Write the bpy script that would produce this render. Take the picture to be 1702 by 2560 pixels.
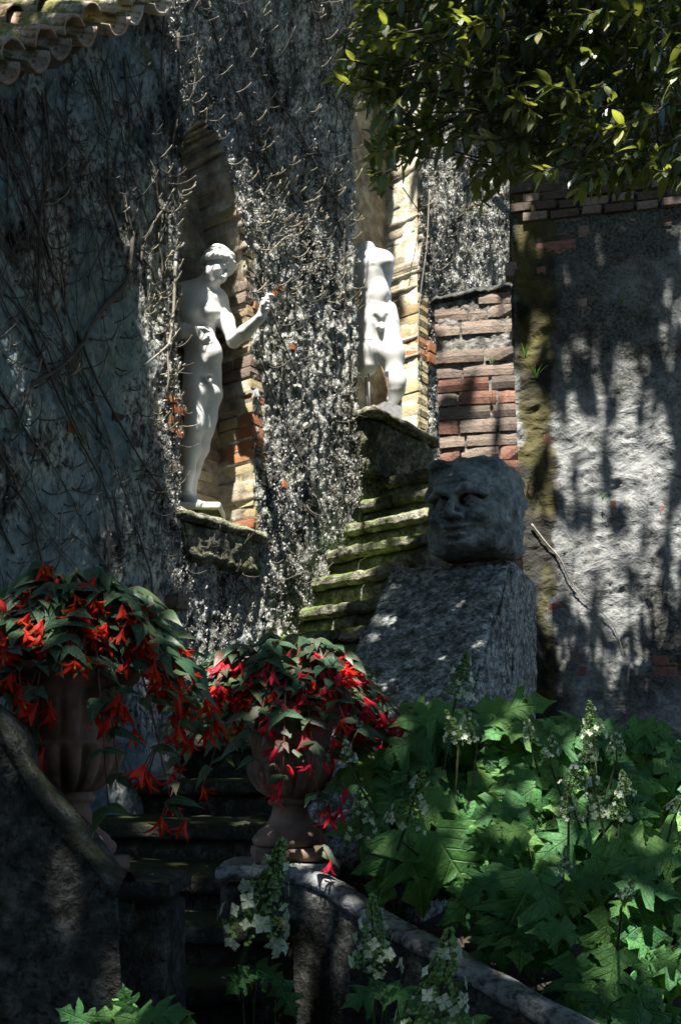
import bpy, bmesh, math, random
import numpy as np
from mathutils import Vector, Matrix

for _o in list(bpy.data.objects):
    bpy.data.objects.remove(_o)
random.seed(7)
RNG = np.random.default_rng(7)
scene = bpy.context.scene
COL = scene.collection

# ------------------------------------------------------------------ camera
EYE = 1.6
F, CX, HY = 2500.0, 851.0, 1950.0       # focal length and horizon measured on the photograph
cam_d = bpy.data.cameras.new("camera")
cam = bpy.data.objects.new("camera", cam_d)
COL.objects.link(cam)
cam.location = (0, 0, EYE)
cam.rotation_euler = (math.radians(90), 0, 0)
cam_d.sensor_fit = 'VERTICAL'
cam_d.sensor_height = 36.0
cam_d.lens = 36.0 * F / 2560.0
cam_d.shift_y = (HY - 1280.0) / 2560.0
cam_d.clip_end = 500
cam_d.clip_start = 0.05
scene.camera = cam
scene.render.resolution_x, scene.render.resolution_y = 680, 1024

# ------------------------------------------------------------------ light
SUN_DIR = Vector((0.081, 0.3555, -0.94)).normalized()     # travel direction of the sunlight
sun_d = bpy.data.lights.new("sun", 'SUN')
sun_d.energy = 5.0
sun_d.angle = math.radians(0.5)
sun_d.color = (1.0, 0.95, 0.86)
sun = bpy.data.objects.new("sun", sun_d)
COL.objects.link(sun)
sun.rotation_euler = SUN_DIR.to_track_quat('-Z', 'Y').to_euler()
sun.location = (-1, -4, 14)
world = bpy.data.worlds.new("World")
scene.world = world
world.use_nodes = True
wn = world.node_tree
wn.nodes.clear()
_sky = wn.nodes.new('ShaderNodeTexSky')
_sky.sky_type = 'NISHITA'
_sky.sun_disc = False
_sky.sun_elevation = math.asin(-SUN_DIR.z)
_sky.sun_rotation = math.radians(180 + 13)
_sky.air_density = 1.0
_sky.dust_density = 0.0
_sky.ozone_density = 5.0
_bg = wn.nodes.new('ShaderNodeBackground')
_bg.inputs[1].default_value = 0.06
_wo = wn.nodes.new('ShaderNodeOutputWorld')
wn.links.new(_sky.outputs[0], _bg.inputs[0])
wn.links.new(_bg.outputs[0], _wo.inputs[0])
scene.view_settings.view_transform = 'Standard'
scene.view_settings.look = 'None'
scene.view_settings.exposure = 2.2
scene.view_settings.gamma = 1.0
scene.view_settings.use_curve_mapping = False
scene.render.engine = 'CYCLES'
scene.cycles.max_bounces = 3
scene.cycles.diffuse_bounces = 2
scene.cycles.glossy_bounces = 1
scene.cycles.transmission_bounces = 2

# ------------------------------------------------------------------ helpers
def P(px, py, Y):
    """point of the place that the photograph shows at (px, py), at distance Y"""
    return Vector(((px - CX) * Y / F, Y, EYE + (HY - py) * Y / F))

WD = Vector((0.6157, 0.7880, 0.0))      # direction of the garden wall (plan)
WN = Vector((0.7880, -0.6157, 0.0))     # its outward normal
WO = Vector((-0.77, 6.2, 0.0))
def WP(s, z, t=0.0):
    return WO + WD * s + WN * t + Vector((0, 0, z))
def w_hit(px):
    k = (px - CX) / F
    s = (k * WO.y - WO.x) / (WD.x - k * WD.y)
    return s, WO.y + s * WD.y
def w_sz(px, py):
    s, Y = w_hit(px)
    return s, EYE + (HY - py) * Y / F

_TAB = np.random.default_rng(99).random(65536).astype(np.float32)
def vnoise(p, seed=0):
    p = np.asarray(p, dtype=np.float32)
    i = np.floor(p).astype(np.int64)
    f = p - i
    f = f * f * (3 - 2 * f)
    def h(dx, dy, dz):
        n = (i[..., 0] + dx) * 73856093 ^ (i[..., 1] + dy) * 19349663 ^ (i[..., 2] + dz) * 83492791 ^ (seed * 2654435)
        n = (n ^ (n >> 13)) * 1274126177
        return _TAB[(n ^ (n >> 16)) & 65535]
    x, y, z = f[..., 0], f[..., 1], f[..., 2]
    a = h(0,0,0)*(1-x)+h(1,0,0)*x
    b = h(0,1,0)*(1-x)+h(1,1,0)*x
    c = h(0,0,1)*(1-x)+h(1,0,1)*x
    d = h(0,1,1)*(1-x)+h(1,1,1)*x
    return (a*(1-y)+b*y)*(1-z)+(c*(1-y)+d*y)*z
def fbm(p, oct=4, seed=0, gain=0.5):
    p = np.asarray(p, dtype=np.float32)
    s = 0; a = 1.0; t = 0
    for k in range(oct):
        s = s + a * vnoise(p, seed + k * 17)
        t += a; a *= gain; p = p * 2.03 + 11.3
    return s / t

def mesh_from(name, V, Fc, mat=None, smooth=True, midx=None):
    me = bpy.data.meshes.new(name)
    V = np.asarray(V, dtype=np.float32)
    if isinstance(Fc, np.ndarray):
        n, k = Fc.shape
        me.vertices.add(len(V)); me.vertices.foreach_set('co', V.ravel())
        me.loops.add(n * k); me.loops.foreach_set('vertex_index', Fc.astype(np.int32).ravel())
        me.polygons.add(n)
        me.polygons.foreach_set('loop_start', np.arange(0, n * k, k, dtype=np.int32))
        try: me.polygons.foreach_set('loop_total', np.full(n, k, dtype=np.int32))
        except Exception: pass
        me.update(calc_edges=True)
    else:
        me.from_pydata([tuple(v) for v in V], [], [tuple(f) for f in Fc])
        me.update()
    if mat:
        for m in (mat if isinstance(mat, (list, tuple)) else [mat]):
            me.materials.append(m)
    if midx is not None:
        me.polygons.foreach_set('material_index', np.asarray(midx, dtype=np.int32))
    if smooth:
        me.polygons.foreach_set('use_smooth', np.ones(len(me.polygons), dtype=bool))
    me.validate()
    return me
def link(name, me, parent=None, M=None):
    """M: world matrix (or None: mesh is in world coordinates)"""
    o = bpy.data.objects.new(name, me)
    COL.objects.link(o)
    if parent is not None:
        o.parent = parent
        base = Matrix.Translation(-Vector(parent.location))
        if parent.parent is not None:
            base = Matrix.Translation(-Vector(parent.location) - Vector(parent.parent.location))
        o.matrix_basis = base @ (M if M is not None else Matrix())
    elif M is not None:
        o.matrix_basis = M
    return o
def tag(o, label=None, cat=None, group=None, kind=None):
    if label: o['label'] = label
    if cat: o['category'] = cat
    if group: o['group'] = group
    if kind: o['kind'] = kind
    return o
def thing(name, label, cat, loc=(0, 0, 0), group=None):
    o = bpy.data.objects.new(name, None)
    COL.objects.link(o)
    o.location = loc
    o.empty_display_size = 0.1
    return tag(o, label, cat, group)

class MB:
    """collects shapes into one mesh"""
    def __init__(s): s.v = []; s.f = []; s.m = []
    def add(s, V, Fc, m=0):
        b = len(s.v)
        s.v.extend([tuple(x) for x in V])
        for f in Fc:
            s.f.append(tuple(i + b for i in f)); s.m.append(m)
    def tube(s, pts, radii, n=5, m=0, cap=True):
        pts = [Vector(p) for p in pts]
        rings = []
        up = Vector((0.3, 0.2, 1)).normalized()
        for i, p in enumerate(pts):
            t = (pts[min(i + 1, len(pts) - 1)] - pts[max(i - 1, 0)])
            if t.length < 1e-9: t = Vector((0, 0, 1))
            t.normalize()
            a = t.cross(up)
            if a.length < 1e-3: a = t.cross(Vector((1, 0, 0)))
            a.normalize(); b = t.cross(a)
            r = radii[i] if isinstance(radii, (list, tuple)) else radii
            rings.append([p + (a * math.cos(2 * math.pi * k / n) + b * math.sin(2 * math.pi * k / n)) * r for k in range(n)])
        V = [v for rg in rings for v in rg]
        Fc = []
        for i in range(len(pts) - 1):
            for k in range(n):
                Fc.append((i * n + k, i * n + (k + 1) % n, (i + 1) * n + (k + 1) % n, (i + 1) * n + k))
        if cap:
            Fc.append(tuple(range(n - 1, -1, -1)))
            Fc.append(tuple((len(pts) - 1) * n + k for k in range(n)))
        s.add(V, Fc, m)
    def mesh(s, name, mat, smooth=True):
        return mesh_from(name, s.v, s.f, mat, smooth, s.m if s.m else None)
    def build(s, name, mat, parent=None, smooth=True):
        return link(name, s.mesh(name, mat, smooth), parent)

def box_grid(n):
    """unit cube surface with n=(nx,ny,nz) subdivisions, welded"""
    idx = {}; V = []; Fc = []
    def vid(i, j, k):
        key = (i, j, k)
        if key not in idx:
            idx[key] = len(V); V.append((i / n[0], j / n[1], k / n[2]))
        return idx[key]
    for i in range(n[0]):
        for j in range(n[1]):
            Fc.append((vid(i,j,0), vid(i,j+1,0), vid(i+1,j+1,0), vid(i+1,j,0)))
            Fc.append((vid(i,j,n[2]), vid(i+1,j,n[2]), vid(i+1,j+1,n[2]), vid(i,j+1,n[2])))
    for i in range(n[0]):
        for k in range(n[2]):
            Fc.append((vid(i,0,k), vid(i+1,0,k), vid(i+1,0,k+1), vid(i,0,k+1)))
            Fc.append((vid(i,n[1],k), vid(i,n[1],k+1), vid(i+1,n[1],k+1), vid(i+1,n[1],k)))
    for j in range(n[1]):
        for k in range(n[2]):
            Fc.append((vid(0,j,k), vid(0,j,k+1), vid(0,j+1,k+1), vid(0,j+1,k)))
            Fc.append((vid(n[0],j,k), vid(n[0],j+1,k), vid(n[0],j+1,k+1), vid(n[0],j,k+1)))
    return np.array(V, dtype=np.float32), Fc
def rock_box(c8, n, amp=0.01, freq=9.0, rnd=0.03, seed=0, fine=0.0):
    """c8: corners in order (000,100,010,110,001,101,011,111)"""
    U, Fc = box_grid(n)
    c = [np.array(x, dtype=np.float32) for x in c8]
    # pull edges in for a worn arris
    e = np.minimum(U, 1 - U)
    size = np.array([np.linalg.norm(c[1]-c[0]), np.linalg.norm(c[2]-c[0]), np.linalg.norm(c[4]-c[0])])
    Ur = U.copy()
    d = e * size
    for a in range(3):
        o = [x for x in range(3) if x != a]
        near = np.minimum(d[:, o[0]], d[:, o[1]])
        on = d[:, a] < 1e-6
        pull = np.where(on, np.clip(1 - near / rnd, 0, 1) ** 2 * rnd * 0.45, 0) / size[a]
        Ur[:, a] += np.where(U[:, a] < 0.5, pull, -pull)
    x, y, z = Ur[:, 0:1], Ur[:, 1:2], Ur[:, 2:3]
    V = ((c[0]*(1-x)+c[1]*x)*(1-y)+(c[2]*(1-x)+c[3]*x)*y)*(1-z)+((c[4]*(1-x)+c[5]*x)*(1-y)+(c[6]*(1-x)+c[7]*x)*y)*z
    for k in range(3):
        V[:, k] += (fbm(V * freq, 4, seed + k * 5) - 0.5) * 2 * amp
        if fine: V[:, k] += (fbm(V * freq * 5, 2, seed + 40 + k) - 0.5) * 2 * fine
    return V, Fc

# ------------------------------------------------------------------ implicit surfaces for sculpture
class Vol:
    def __init__(s, lo, hi, h):
        s.lo = np.array(lo, dtype=np.float32); s.h = h
        n = [int(math.ceil((hi[i] - lo[i]) / h)) + 1 for i in range(3)]
        s.f = np.full(n, 9.0, dtype=np.float32)
        s.ax = [lo[i] + h * np.arange(n[i], dtype=np.float32) for i in range(3)]
    def _sub(s, lo, hi):
        sl = []
        for i in range(3):
            a = int(max(0, math.floor((lo[i] - s.lo[i]) / s.h)))
            b = int(min(s.f.shape[i], math.ceil((hi[i] - s.lo[i]) / s.h) + 1))
            if b <= a: return None, None
            sl.append(slice(a, b))
        g = np.stack(np.meshgrid(s.ax[0][sl[0]], s.ax[1][sl[1]], s.ax[2][sl[2]], indexing='ij'), -1)
        return tuple(sl), g
    def _comb(s, sl, d, k, sub):
        f = s.f[sl]
        if not sub:
            h = np.clip(0.5 + 0.5 * (d - f) / k, 0, 1)
            s.f[sl] = d * (1 - h) + f * h - k * h * (1 - h)
        else:
            d = -d
            h = np.clip(0.5 - 0.5 * (d - f) / k, 0, 1)
            s.f[sl] = d * (1 - h) + f * h + k * h * (1 - h)
    def cap(s, a, b, ra, rb, k=0.02, sub=False):
        a = np.array(a, dtype=np.float32); b = np.array(b, dtype=np.float32)
        m = max(ra, rb) + k * 1.2 + s.h * 2
        sl, g = s._sub(np.minimum(a, b) - m, np.maximum(a, b) + m)
        if sl is None: return
        ba = b - a
        t = np.clip(((g - a) @ ba) / max(float(ba @ ba), 1e-9), 0, 1)
        d = np.linalg.norm(g - a - t[..., None] * ba, axis=-1) - (ra + (rb - ra) * t)
        s._comb(sl, d, k, sub)
    def chain(s, pts, rad, k=0.02, sub=False):
        for i in range(len(pts) - 1):
            s.cap(pts[i], pts[i+1], rad[i], rad[i+1], k, sub)
    def ell(s, c, r, k=0.02, R=None, sub=False):
        c = np.array(c, dtype=np.float32); r = np.array(r, dtype=np.float32)
        m = float(r.max()) + k * 1.2 + s.h * 2
        sl, g = s._sub(c - m, c + m)
        if sl is None: return
        q = g - c
        if R is not None: q = q @ np.array(R, dtype=np.float32)      # columns of R: local axes
        k0 = np.linalg.norm(q / r, axis=-1)
        k1 = np.linalg.norm(q / (r * r), axis=-1) + 1e-6
        s._comb(sl, k0 * (k0 - 1.0) / k1, k, sub)
    def rbox(s, c, hs, rr, k=0.02, R=None, sub=False):
        c = np.array(c, dtype=np.float32); hs = np.array(hs, dtype=np.float32)
        m = float(np.linalg.norm(hs)) + k * 1.2 + s.h * 2
        sl, g = s._sub(c - m, c + m)
        if sl is None: return
        q = g - c
        if R is not None: q = q @ np.array(R, dtype=np.float32)
        q = np.abs(q) - (hs - rr)
        d = np.linalg.norm(np.maximum(q, 0), axis=-1) + np.minimum(q.max(-1), 0) - rr
        s._comb(sl, d, k, sub)
    def mesh(s):
        f = s.f; nx, ny, nz = f.shape
        sg = f < 0
        acc = np.zeros((nx-1, ny-1, nz-1, 3), dtype=np.float32)
        cnt = np.zeros((nx-1, ny-1, nz-1), dtype=np.float32)
        quads = []
        def sh(A, axis, d0, d1):
            o = [x for x in range(3) if x != axis]
            sl = [slice(None)] * 3
            sl[o[0]] = slice(d0, d0 + f.shape[o[0]] - 1)
            sl[o[1]] = slice(d1, d1 + f.shape[o[1]] - 1)
            return A[tuple(sl)]
        crosses = []
        for a in range(3):
            s0 = [slice(None)] * 3; s1 = [slice(None)] * 3
            s0[a] = slice(0, -1); s1[a] = slice(1, None)
            f0, f1 = f[tuple(s0)], f[tuple(s1)]
            cr = sg[tuple(s0)] != sg[tuple(s1)]
            crosses.append((cr, sg[tuple(s0)]))
            t = np.where(cr, f0 / np.where(cr, f0 - f1, 1), 0)
            I = np.indices(cr.shape, dtype=np.float32)
            I[a] += t
            for d0 in (0, 1):
                for d1 in (0, 1):
                    c = sh(cr, a, d0, d1)
                    cnt += c
                    for q in range(3):
                        acc[..., q] += sh(I[q], a, d0, d1) * c
        live = cnt > 0
        idx = np.full(live.shape, -1, dtype=np.int64)
        idx[live] = np.arange(live.sum())
        V = acc[live] / cnt[live][:, None] * s.h + s.lo
        for a in range(3):
            cr, s0 = crosses[a]
            o = [x for x in range(3) if x != a]
            E = np.argwhere(cr)
            ok = (E[:, o[0]] > 0) & (E[:, o[1]] > 0) & (E[:, o[0]] < f.shape[o[0]] - 1) & (E[:, o[1]] < f.shape[o[1]] - 1)
            E = E[ok]
            fl = s0[E[:, 0], E[:, 1], E[:, 2]]
            def cell(d0, d1):
                C = E.copy(); C[:, o[0]] -= d0; C[:, o[1]] -= d1
                return idx[C[:, 0], C[:, 1], C[:, 2]]
            q = np.stack([cell(1, 1), cell(0, 1), cell(0, 0), cell(1, 0)], 1)
            if a == 1: fl = ~fl
            q[~fl] = q[~fl][:, ::-1]
            quads.append(q)
        Q = np.concatenate(quads)
        Q = Q[(Q >= 0).all(1)]
        return V, Q
# ------------------------------------------------------------------ materials
class G:
    def __init__(s, name):
        s.m = bpy.data.materials.new(name); s.m.use_nodes = True
        s.nt = s.m.node_tree; s.nt.nodes.clear()
        s.out = s.nt.nodes.new('ShaderNodeOutputMaterial')
        s.co = s.nt.nodes.new('ShaderNodeTexCoord').outputs['Object']
    def n(s, t, **kw):
        x = s.nt.nodes.new(t)
        for k, v in kw.items(): setattr(x, k, v)
        return x
    def set(s, sock, v):
        if isinstance(v, bpy.types.NodeSocket): s.nt.links.new(v, sock)
        else:
            if isinstance(v, tuple) and len(v) == 3 and sock.type == 'RGBA': v = (*v, 1)
            sock.default_value = v
    def map(s, scale=(1, 1, 1), rot=(0, 0, 0), loc=(0, 0, 0), src=None):
        x = s.n('ShaderNodeMapping')
        s.set(x.inputs[0], src or s.co); x.inputs[1].default_value = loc
        x.inputs[2].default_value = rot; x.inputs[3].default_value = scale
        return x.outputs[0]
    def noise(s, scale, detail=5, rough=0.55, vec=None, dist=0.0):
        x = s.n('ShaderNodeTexNoise'); s.set(x.inputs['Vector'], vec or s.co)
        x.inputs['Scale'].default_value = scale; x.inputs['Detail'].default_value = min(detail, 4)
        x.inputs['Roughness'].default_value = rough; x.inputs['Distortion'].default_value = dist
        return x.outputs[0]
    def voro(s, scale, feature='F1', vec=None, out=0, rand=1.0):
        x = s.n('ShaderNodeTexVoronoi', feature=feature); s.set(x.inputs['Vector'], vec or s.co)
        x.inputs['Scale'].default_value = scale; x.inputs['Randomness'].default_value = rand
        return x.outputs[out]
    def ramp(s, fac, stops, interp='LINEAR'):
        x = s.n('ShaderNodeValToRGB'); s.set(x.inputs[0], fac)
        cr = x.color_ramp; cr.interpolation = interp
        while len(cr.elements) < len(stops): cr.elements.new(0.5)
        for e, (p, c) in zip(cr.elements, stops):
            e.position = p
            e.color = (c, c, c, 1) if isinstance(c, (int, float)) else (*c, 1)
        return x.outputs[0]
    def mix(s, fac, a, b, mode='MIX'):
        x = s.n('ShaderNodeMix', data_type='RGBA', blend_type=mode)
        s.set(x.inputs[0], fac); s.set(x.inputs[6], a); s.set(x.inputs[7], b)
        return x.outputs[2]
    def math(s, op, a, b=0.0):
        x = s.n('ShaderNodeMath', operation=op); s.set(x.inputs[0], a); s.set(x.inputs[1], b)
        return x.outputs[0]
    def bump(s, h, strength=0.5, dist=0.01, normal=None):
        x = s.n('ShaderNodeBump'); x.inputs['Strength'].default_value = strength
        x.inputs['Distance'].default_value = dist; s.set(x.inputs['Height'], h)
        if normal: s.set(x.inputs['Normal'], normal)
        return x.outputs[0]
    def nz(s):
        g = s.n('ShaderNodeNewGeometry'); x = s.n('ShaderNodeSeparateXYZ')
        s.set(x.inputs[0], g.outputs['True Normal']); return x.outputs[2]
    def xyz(s, src=None):
        x = s.n('ShaderNodeSeparateXYZ'); s.set(x.inputs[0], src or s.co); return x.outputs
    def island(s): return s.n('ShaderNodeNewGeometry').outputs['Random Per Island']
    def rand(s): return s.n('ShaderNodeObjectInfo').outputs['Random']
    def done(s, color, rough=0.85, normal=None, spec=0.3, trans=None, tfac=0.0, **kw):
        b = s.n('ShaderNodeBsdfPrincipled')
        s.set(b.inputs['Base Color'], color); s.set(b.inputs['Roughness'], rough)
        b.inputs['Specular IOR Level'].default_value = spec
        for k, v in kw.items(): s.set(b.inputs[k], v)
        if normal: s.set(b.inputs['Normal'], normal)
        if trans is not None:
            t = s.n('ShaderNodeBsdfTranslucent'); s.set(t.inputs[0], trans)
            if normal: s.set(t.inputs['Normal'], normal)
            mx = s.n('ShaderNodeMixShader'); mx.inputs[0].default_value = tfac
            s.nt.links.new(b.outputs[0], mx.inputs[1]); s.nt.links.new(t.outputs[0], mx.inputs[2])
            s.nt.links.new(mx.outputs[0], s.out.inputs[0])
        else:
            s.nt.links.new(b.outputs[0], s.out.inputs[0])
        return s.m

# crusted garden wall under a dead creeper
g = G("crusted_plaster")
v = g.map((1, 1, 0.5))
a = g.noise(38, 6, 0.68, v); b = g.noise(5, 5, 0.6, v, 0.6); c = g.noise(1.1, 4, 0.6); f = g.voro(70, vec=v)
base = g.ramp(a, [(0.31, (0.018, 0.018, 0.016)), (0.42, (0.09, 0.09, 0.083)), (0.52, (0.27, 0.275, 0.26)), (0.66, (0.52, 0.525, 0.50))])
stain = g.ramp(b, [(0.36, (0.14, 0.14, 0.13)), (0.52, (0.95, 0.95, 0.93)), (0.7, (1.15, 1.12, 1.05))])
col = g.mix(1.0, base, stain, 'MULTIPLY')
px_, py_, pz_ = g.xyz()
bare = g.math('ADD', g.noise(1.7, 4, 0.62, g.map((1, 1, 0.7), loc=(7, 2, 1))), g.math('MULTIPLY', g.math('ADD', px_, 1.1), -0.16))
bare = g.ramp(g.math('ADD', bare, g.math('MULTIPLY', a, 0.25)), [(0.62, 0.0), (0.73, 0.8)])
skim = g.mix(1.0, (0.17, 0.24, 0.255), g.ramp(g.noise(4, 4, 0.65), [(0.3, 0.45), (0.7, 1.25)]), 'MULTIPLY')
col = g.mix(bare, col, skim)
moss = g.ramp(g.noise(3.2, 5, 0.65), [(0.60, 0.0), (0.72, 0.75)])
col = g.mix(moss, col, (0.055, 0.060, 0.018))
rust = g.ramp(g.noise(7.5, 2, 0.5, g.map((1, 1, 1), loc=(5, 3, 9))), [(0.72, 0.0), (0.76, 0.7)])
col = g.mix(rust, col, (0.20, 0.085, 0.045))
h = g.math('MULTIPLY', g.math('ADD', a, g.math('MULTIPLY', f, -0.35)), g.math('SUBTRACT', 1.0, g.math('MULTIPLY', bare, 0.75)))
M_WALL = g.done(col, 0.92, g.bump(h, 0.9, 0.02), 0.15)

g = G("niche_plaster")
a = g.noise(9, 6, 0.65); b = g.noise(60, 4, 0.6)
col = g.ramp(a, [(0.3, (0.12, 0.095, 0.07)), (0.5, (0.27, 0.23, 0.17)), (0.68, (0.48, 0.44, 0.34))])
M_NICHE = g.done(col, 0.92, g.bump(b, 0.5, 0.008), 0.15)

g = G("cream_plaster")
a = g.noise(9, 4, 0.65); b = g.noise(60, 4, 0.6)
M_CREAM = g.done(g.ramp(a, [(0.3, (0.34, 0.29, 0.20)), (0.5, (0.58, 0.53, 0.40)), (0.68, (0.72, 0.68, 0.56))]), 0.92, g.bump(b, 0.5, 0.008), 0.15)

def brick_mat(name, c0, c1, c2, dirt=0.5):
    g = G(name)
    r = g.rand(); a = g.noise(16, 5, 0.65); b = g.noise(70, 4, 0.6); d = g.noise(7, 5, 0.65, g.map((1, 1, 1), loc=(3, 1, 7)))
    col = g.ramp(r, [(0.0, c0), (0.5, c1), (1.0, c2)])
    col = g.mix(1.0, col, g.ramp(a, [(0.3, 0.55), (0.7, 1.25)]), 'MULTIPLY')
    col = g.mix(g.ramp(d, [(0.50, 0.0), (0.64, dirt)]), col, (0.035, 0.034, 0.028))
    col = g.mix(g.ramp(b, [(0.58, 0.0), (0.72, 0.45)]), col, (0.33, 0.31, 0.27))
    h = g.math('ADD', a, g.math('MULTIPLY', b, 0.7))
    return g.done(col, 0.9, g.bump(h, 0.7, 0.012), 0.2)
M_BR_RED = brick_mat("brick_red", (0.26, 0.125, 0.095), (0.31, 0.155, 0.115), (0.23, 0.115, 0.095))
M_BR_ORG = brick_mat("brick_orange", (0.44, 0.17, 0.07), (0.40, 0.19, 0.09), (0.36, 0.13, 0.06), 0.25)
M_BR_YEL = brick_mat("brick_buff", (0.48, 0.38, 0.20), (0.55, 0.47, 0.29), (0.42, 0.30, 0.16), 0.25)
M_BR_GRY = brick_mat("brick_brown", (0.25, 0.19, 0.15), (0.30, 0.235, 0.19), (0.22, 0.17, 0.14), 0.5)
M_BR_DRK = brick_mat("brick_dark", (0.10, 0.07, 0.06), (0.13, 0.085, 0.07), (0.09, 0.075, 0.065), 0.8)

g = G("mortar")
a = g.noise(22, 6, 0.7); b = g.noise(3.5, 4, 0.6)
col = g.ramp(a, [(0.3, (0.05, 0.048, 0.042)), (0.5, (0.19, 0.18, 0.165)), (0.7, (0.36, 0.35, 0.33))])
col = g.mix(g.ramp(b, [(0.5, 0.0), (0.65, 0.8)]), col, (0.03, 0.03, 0.025))
M_MORTAR = g.done(col, 0.95, g.bump(a, 0.9, 0.02), 0.1)

# peeling plaster of the retaining wall
g = G("peeling_plaster")
vv = g.map((1, 1, 1.35))
a = g.noise(7, 7, 0.68, vv, 0.5); b = g.noise(55, 5, 0.65); c = g.noise(1.6, 5, 0.62); d = g.voro(9, 'DISTANCE_TO_EDGE', g.mix(0.22, vv, g.n('ShaderNodeTexNoise').outputs[1]))
col = g.ramp(a, [(0.28, (0.06, 0.066, 0.068)), (0.42, (0.14, 0.148, 0.15)), (0.55, (0.22, 0.225, 0.223)), (0.72, (0.31, 0.31, 0.30))])
col = g.mix(g.ramp(b, [(0.32, 0.65), (0.48, 0.0)]), col, (0.06, 0.058, 0.05))
x, y, z = g.xyz()
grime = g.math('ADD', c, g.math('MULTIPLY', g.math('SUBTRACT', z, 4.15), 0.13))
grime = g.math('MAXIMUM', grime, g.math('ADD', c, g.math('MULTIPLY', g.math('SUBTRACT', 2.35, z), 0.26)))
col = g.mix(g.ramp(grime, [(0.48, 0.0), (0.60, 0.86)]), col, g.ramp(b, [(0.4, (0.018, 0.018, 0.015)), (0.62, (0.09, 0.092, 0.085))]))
# damp mossy streak that runs down beside the pier
st = g.math('ADD', g.math('MULTIPLY', g.math('ABSOLUTE', g.math('SUBTRACT', x, 1.33)), -3.4), g.math('MULTIPLY', c, 1.5))
dark = g.ramp(g.noise(2.6, 3, 0.6, g.map((1, 1, 1), loc=(2, 2, 2))), [(0.45, (0.022, 0.021, 0.017)), (0.56, (0.075, 0.066, 0.022))])
col = g.mix(g.ramp(g.math('ADD', st, g.math('MULTIPLY', b, 0.35)), [(0.42, 0.0), (0.55, 0.92)]), col, dark)
h = g.math('ADD', g.math('MULTIPLY', a, 1.6), g.math('MULTIPLY', b, 0.45))
M_PLASTER = g.done(col, 0.93, g.bump(h, 0.6, 0.022), 0.12)

def lichen_stone(name, c0, c1, c2, moss=0.5, pit=0.85, mt=0.60, mosscol=(0.075, 0.085, 0.015), scale=1.0, dirt=(0.46, 0.60)):
    g = G(name)
    a = g.noise(14 * scale, 7, 0.7); b = g.noise(48 * scale, 5, 0.68); c = g.noise(5 * scale, 5, 0.65)
    col = g.ramp(a, [(0.32, c0), (0.5, c1), (0.68, c2)])
    col = g.mix(g.ramp(b, [(0.36, pit), (0.52, 0.0)]), col, (0.012, 0.012, 0.010))
    col = g.mix(g.ramp(c, [(dirt[0], 0.0), (dirt[1], 0.7)]), col, (0.03, 0.03, 0.025))
    if moss:
        mk = g.math('ADD', g.math('MULTIPLY', g.nz(), 0.30), g.noise(4.5 * scale, 5, 0.65))
        col = g.mix(g.ramp(mk, [(mt, 0.0), (mt + 0.16, moss)]), col, g.mix(b, mosscol, tuple(1.5 * q for q in mosscol)))
    h = g.math('ADD', a, g.math('MULTIPLY', b, 0.9))
    return g.done(col, 0.93, g.bump(h, 0.9, 0.02), 0.15)
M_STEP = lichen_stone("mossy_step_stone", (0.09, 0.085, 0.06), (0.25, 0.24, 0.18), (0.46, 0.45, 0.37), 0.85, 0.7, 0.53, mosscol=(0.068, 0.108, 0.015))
M_STEP_LOW = lichen_stone("shaded_step_stone", (0.02, 0.02, 0.016), (0.05, 0.05, 0.04), (0.12, 0.12, 0.10), 0.8, 0.85, mosscol=(0.022, 0.030, 0.006))  # darker copy of the step stone; shade on the lower flight painted in
M_RAMP = lichen_stone("lichen_stone", (0.02, 0.022, 0.022), (0.30, 0.33, 0.33), (0.76, 0.79, 0.78), 0.12, 0.85, scale=2.0)
M_DARKSTONE = lichen_stone("weathered_stone", (0.022, 0.024, 0.022), (0.06, 0.064, 0.06), (0.16, 0.165, 0.16), 0.5, mosscol=(0.035, 0.042, 0.012))
M_COPING = lichen_stone("coping_stone", (0.14, 0.15, 0.16), (0.25, 0.265, 0.27), (0.36, 0.37, 0.365), 0.15, scale=0.55, dirt=(0.60, 0.70))
M_HEADSTONE = lichen_stone("carved_grey_stone", (0.09, 0.115, 0.12), (0.185, 0.22, 0.225), (0.30, 0.335, 0.335), 0.05, 0.5, scale=0.7, dirt=(0.52, 0.66))
M_SILL = lichen_stone("mossy_sill_stone", (0.07, 0.068, 0.045), (0.20, 0.195, 0.14), (0.42, 0.41, 0.33), 0.8)

g = G("white_plaster_cast")
a = g.noise(3.5, 5, 0.6); b = g.noise(90, 3, 0.6)
col = g.ramp(a, [(0.35, (0.50, 0.50, 0.48)), (0.55, (0.60, 0.60, 0.585))])
col = g.mix(g.ramp(g.noise(9, 5, 0.7, g.map((1, 1, 0.25))), [(0.52, 0.0), (0.70, 0.5)]), col, (0.34, 0.335, 0.29))
col = g.mix(g.ramp(g.noise(26, 5, 0.7), [(0.62, 0.0), (0.72, 0.5)]), col, (0.20, 0.20, 0.17))
M_MARBLE = g.done(col, 0.6, g.bump(b, 0.15, 0.003), 0.3)

g = G("terracotta")
a = g.noise(6, 6, 0.65); b = g.noise(50, 4, 0.6)
col = g.ramp(a, [(0.32, (0.075, 0.055, 0.045)), (0.5, (0.175, 0.115, 0.09)), (0.68, (0.26, 0.185, 0.15))])
M_TERRA = g.done(col, 0.9, g.bump(g.math('ADD', a, b), 0.35, 0.008), 0.15)

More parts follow.
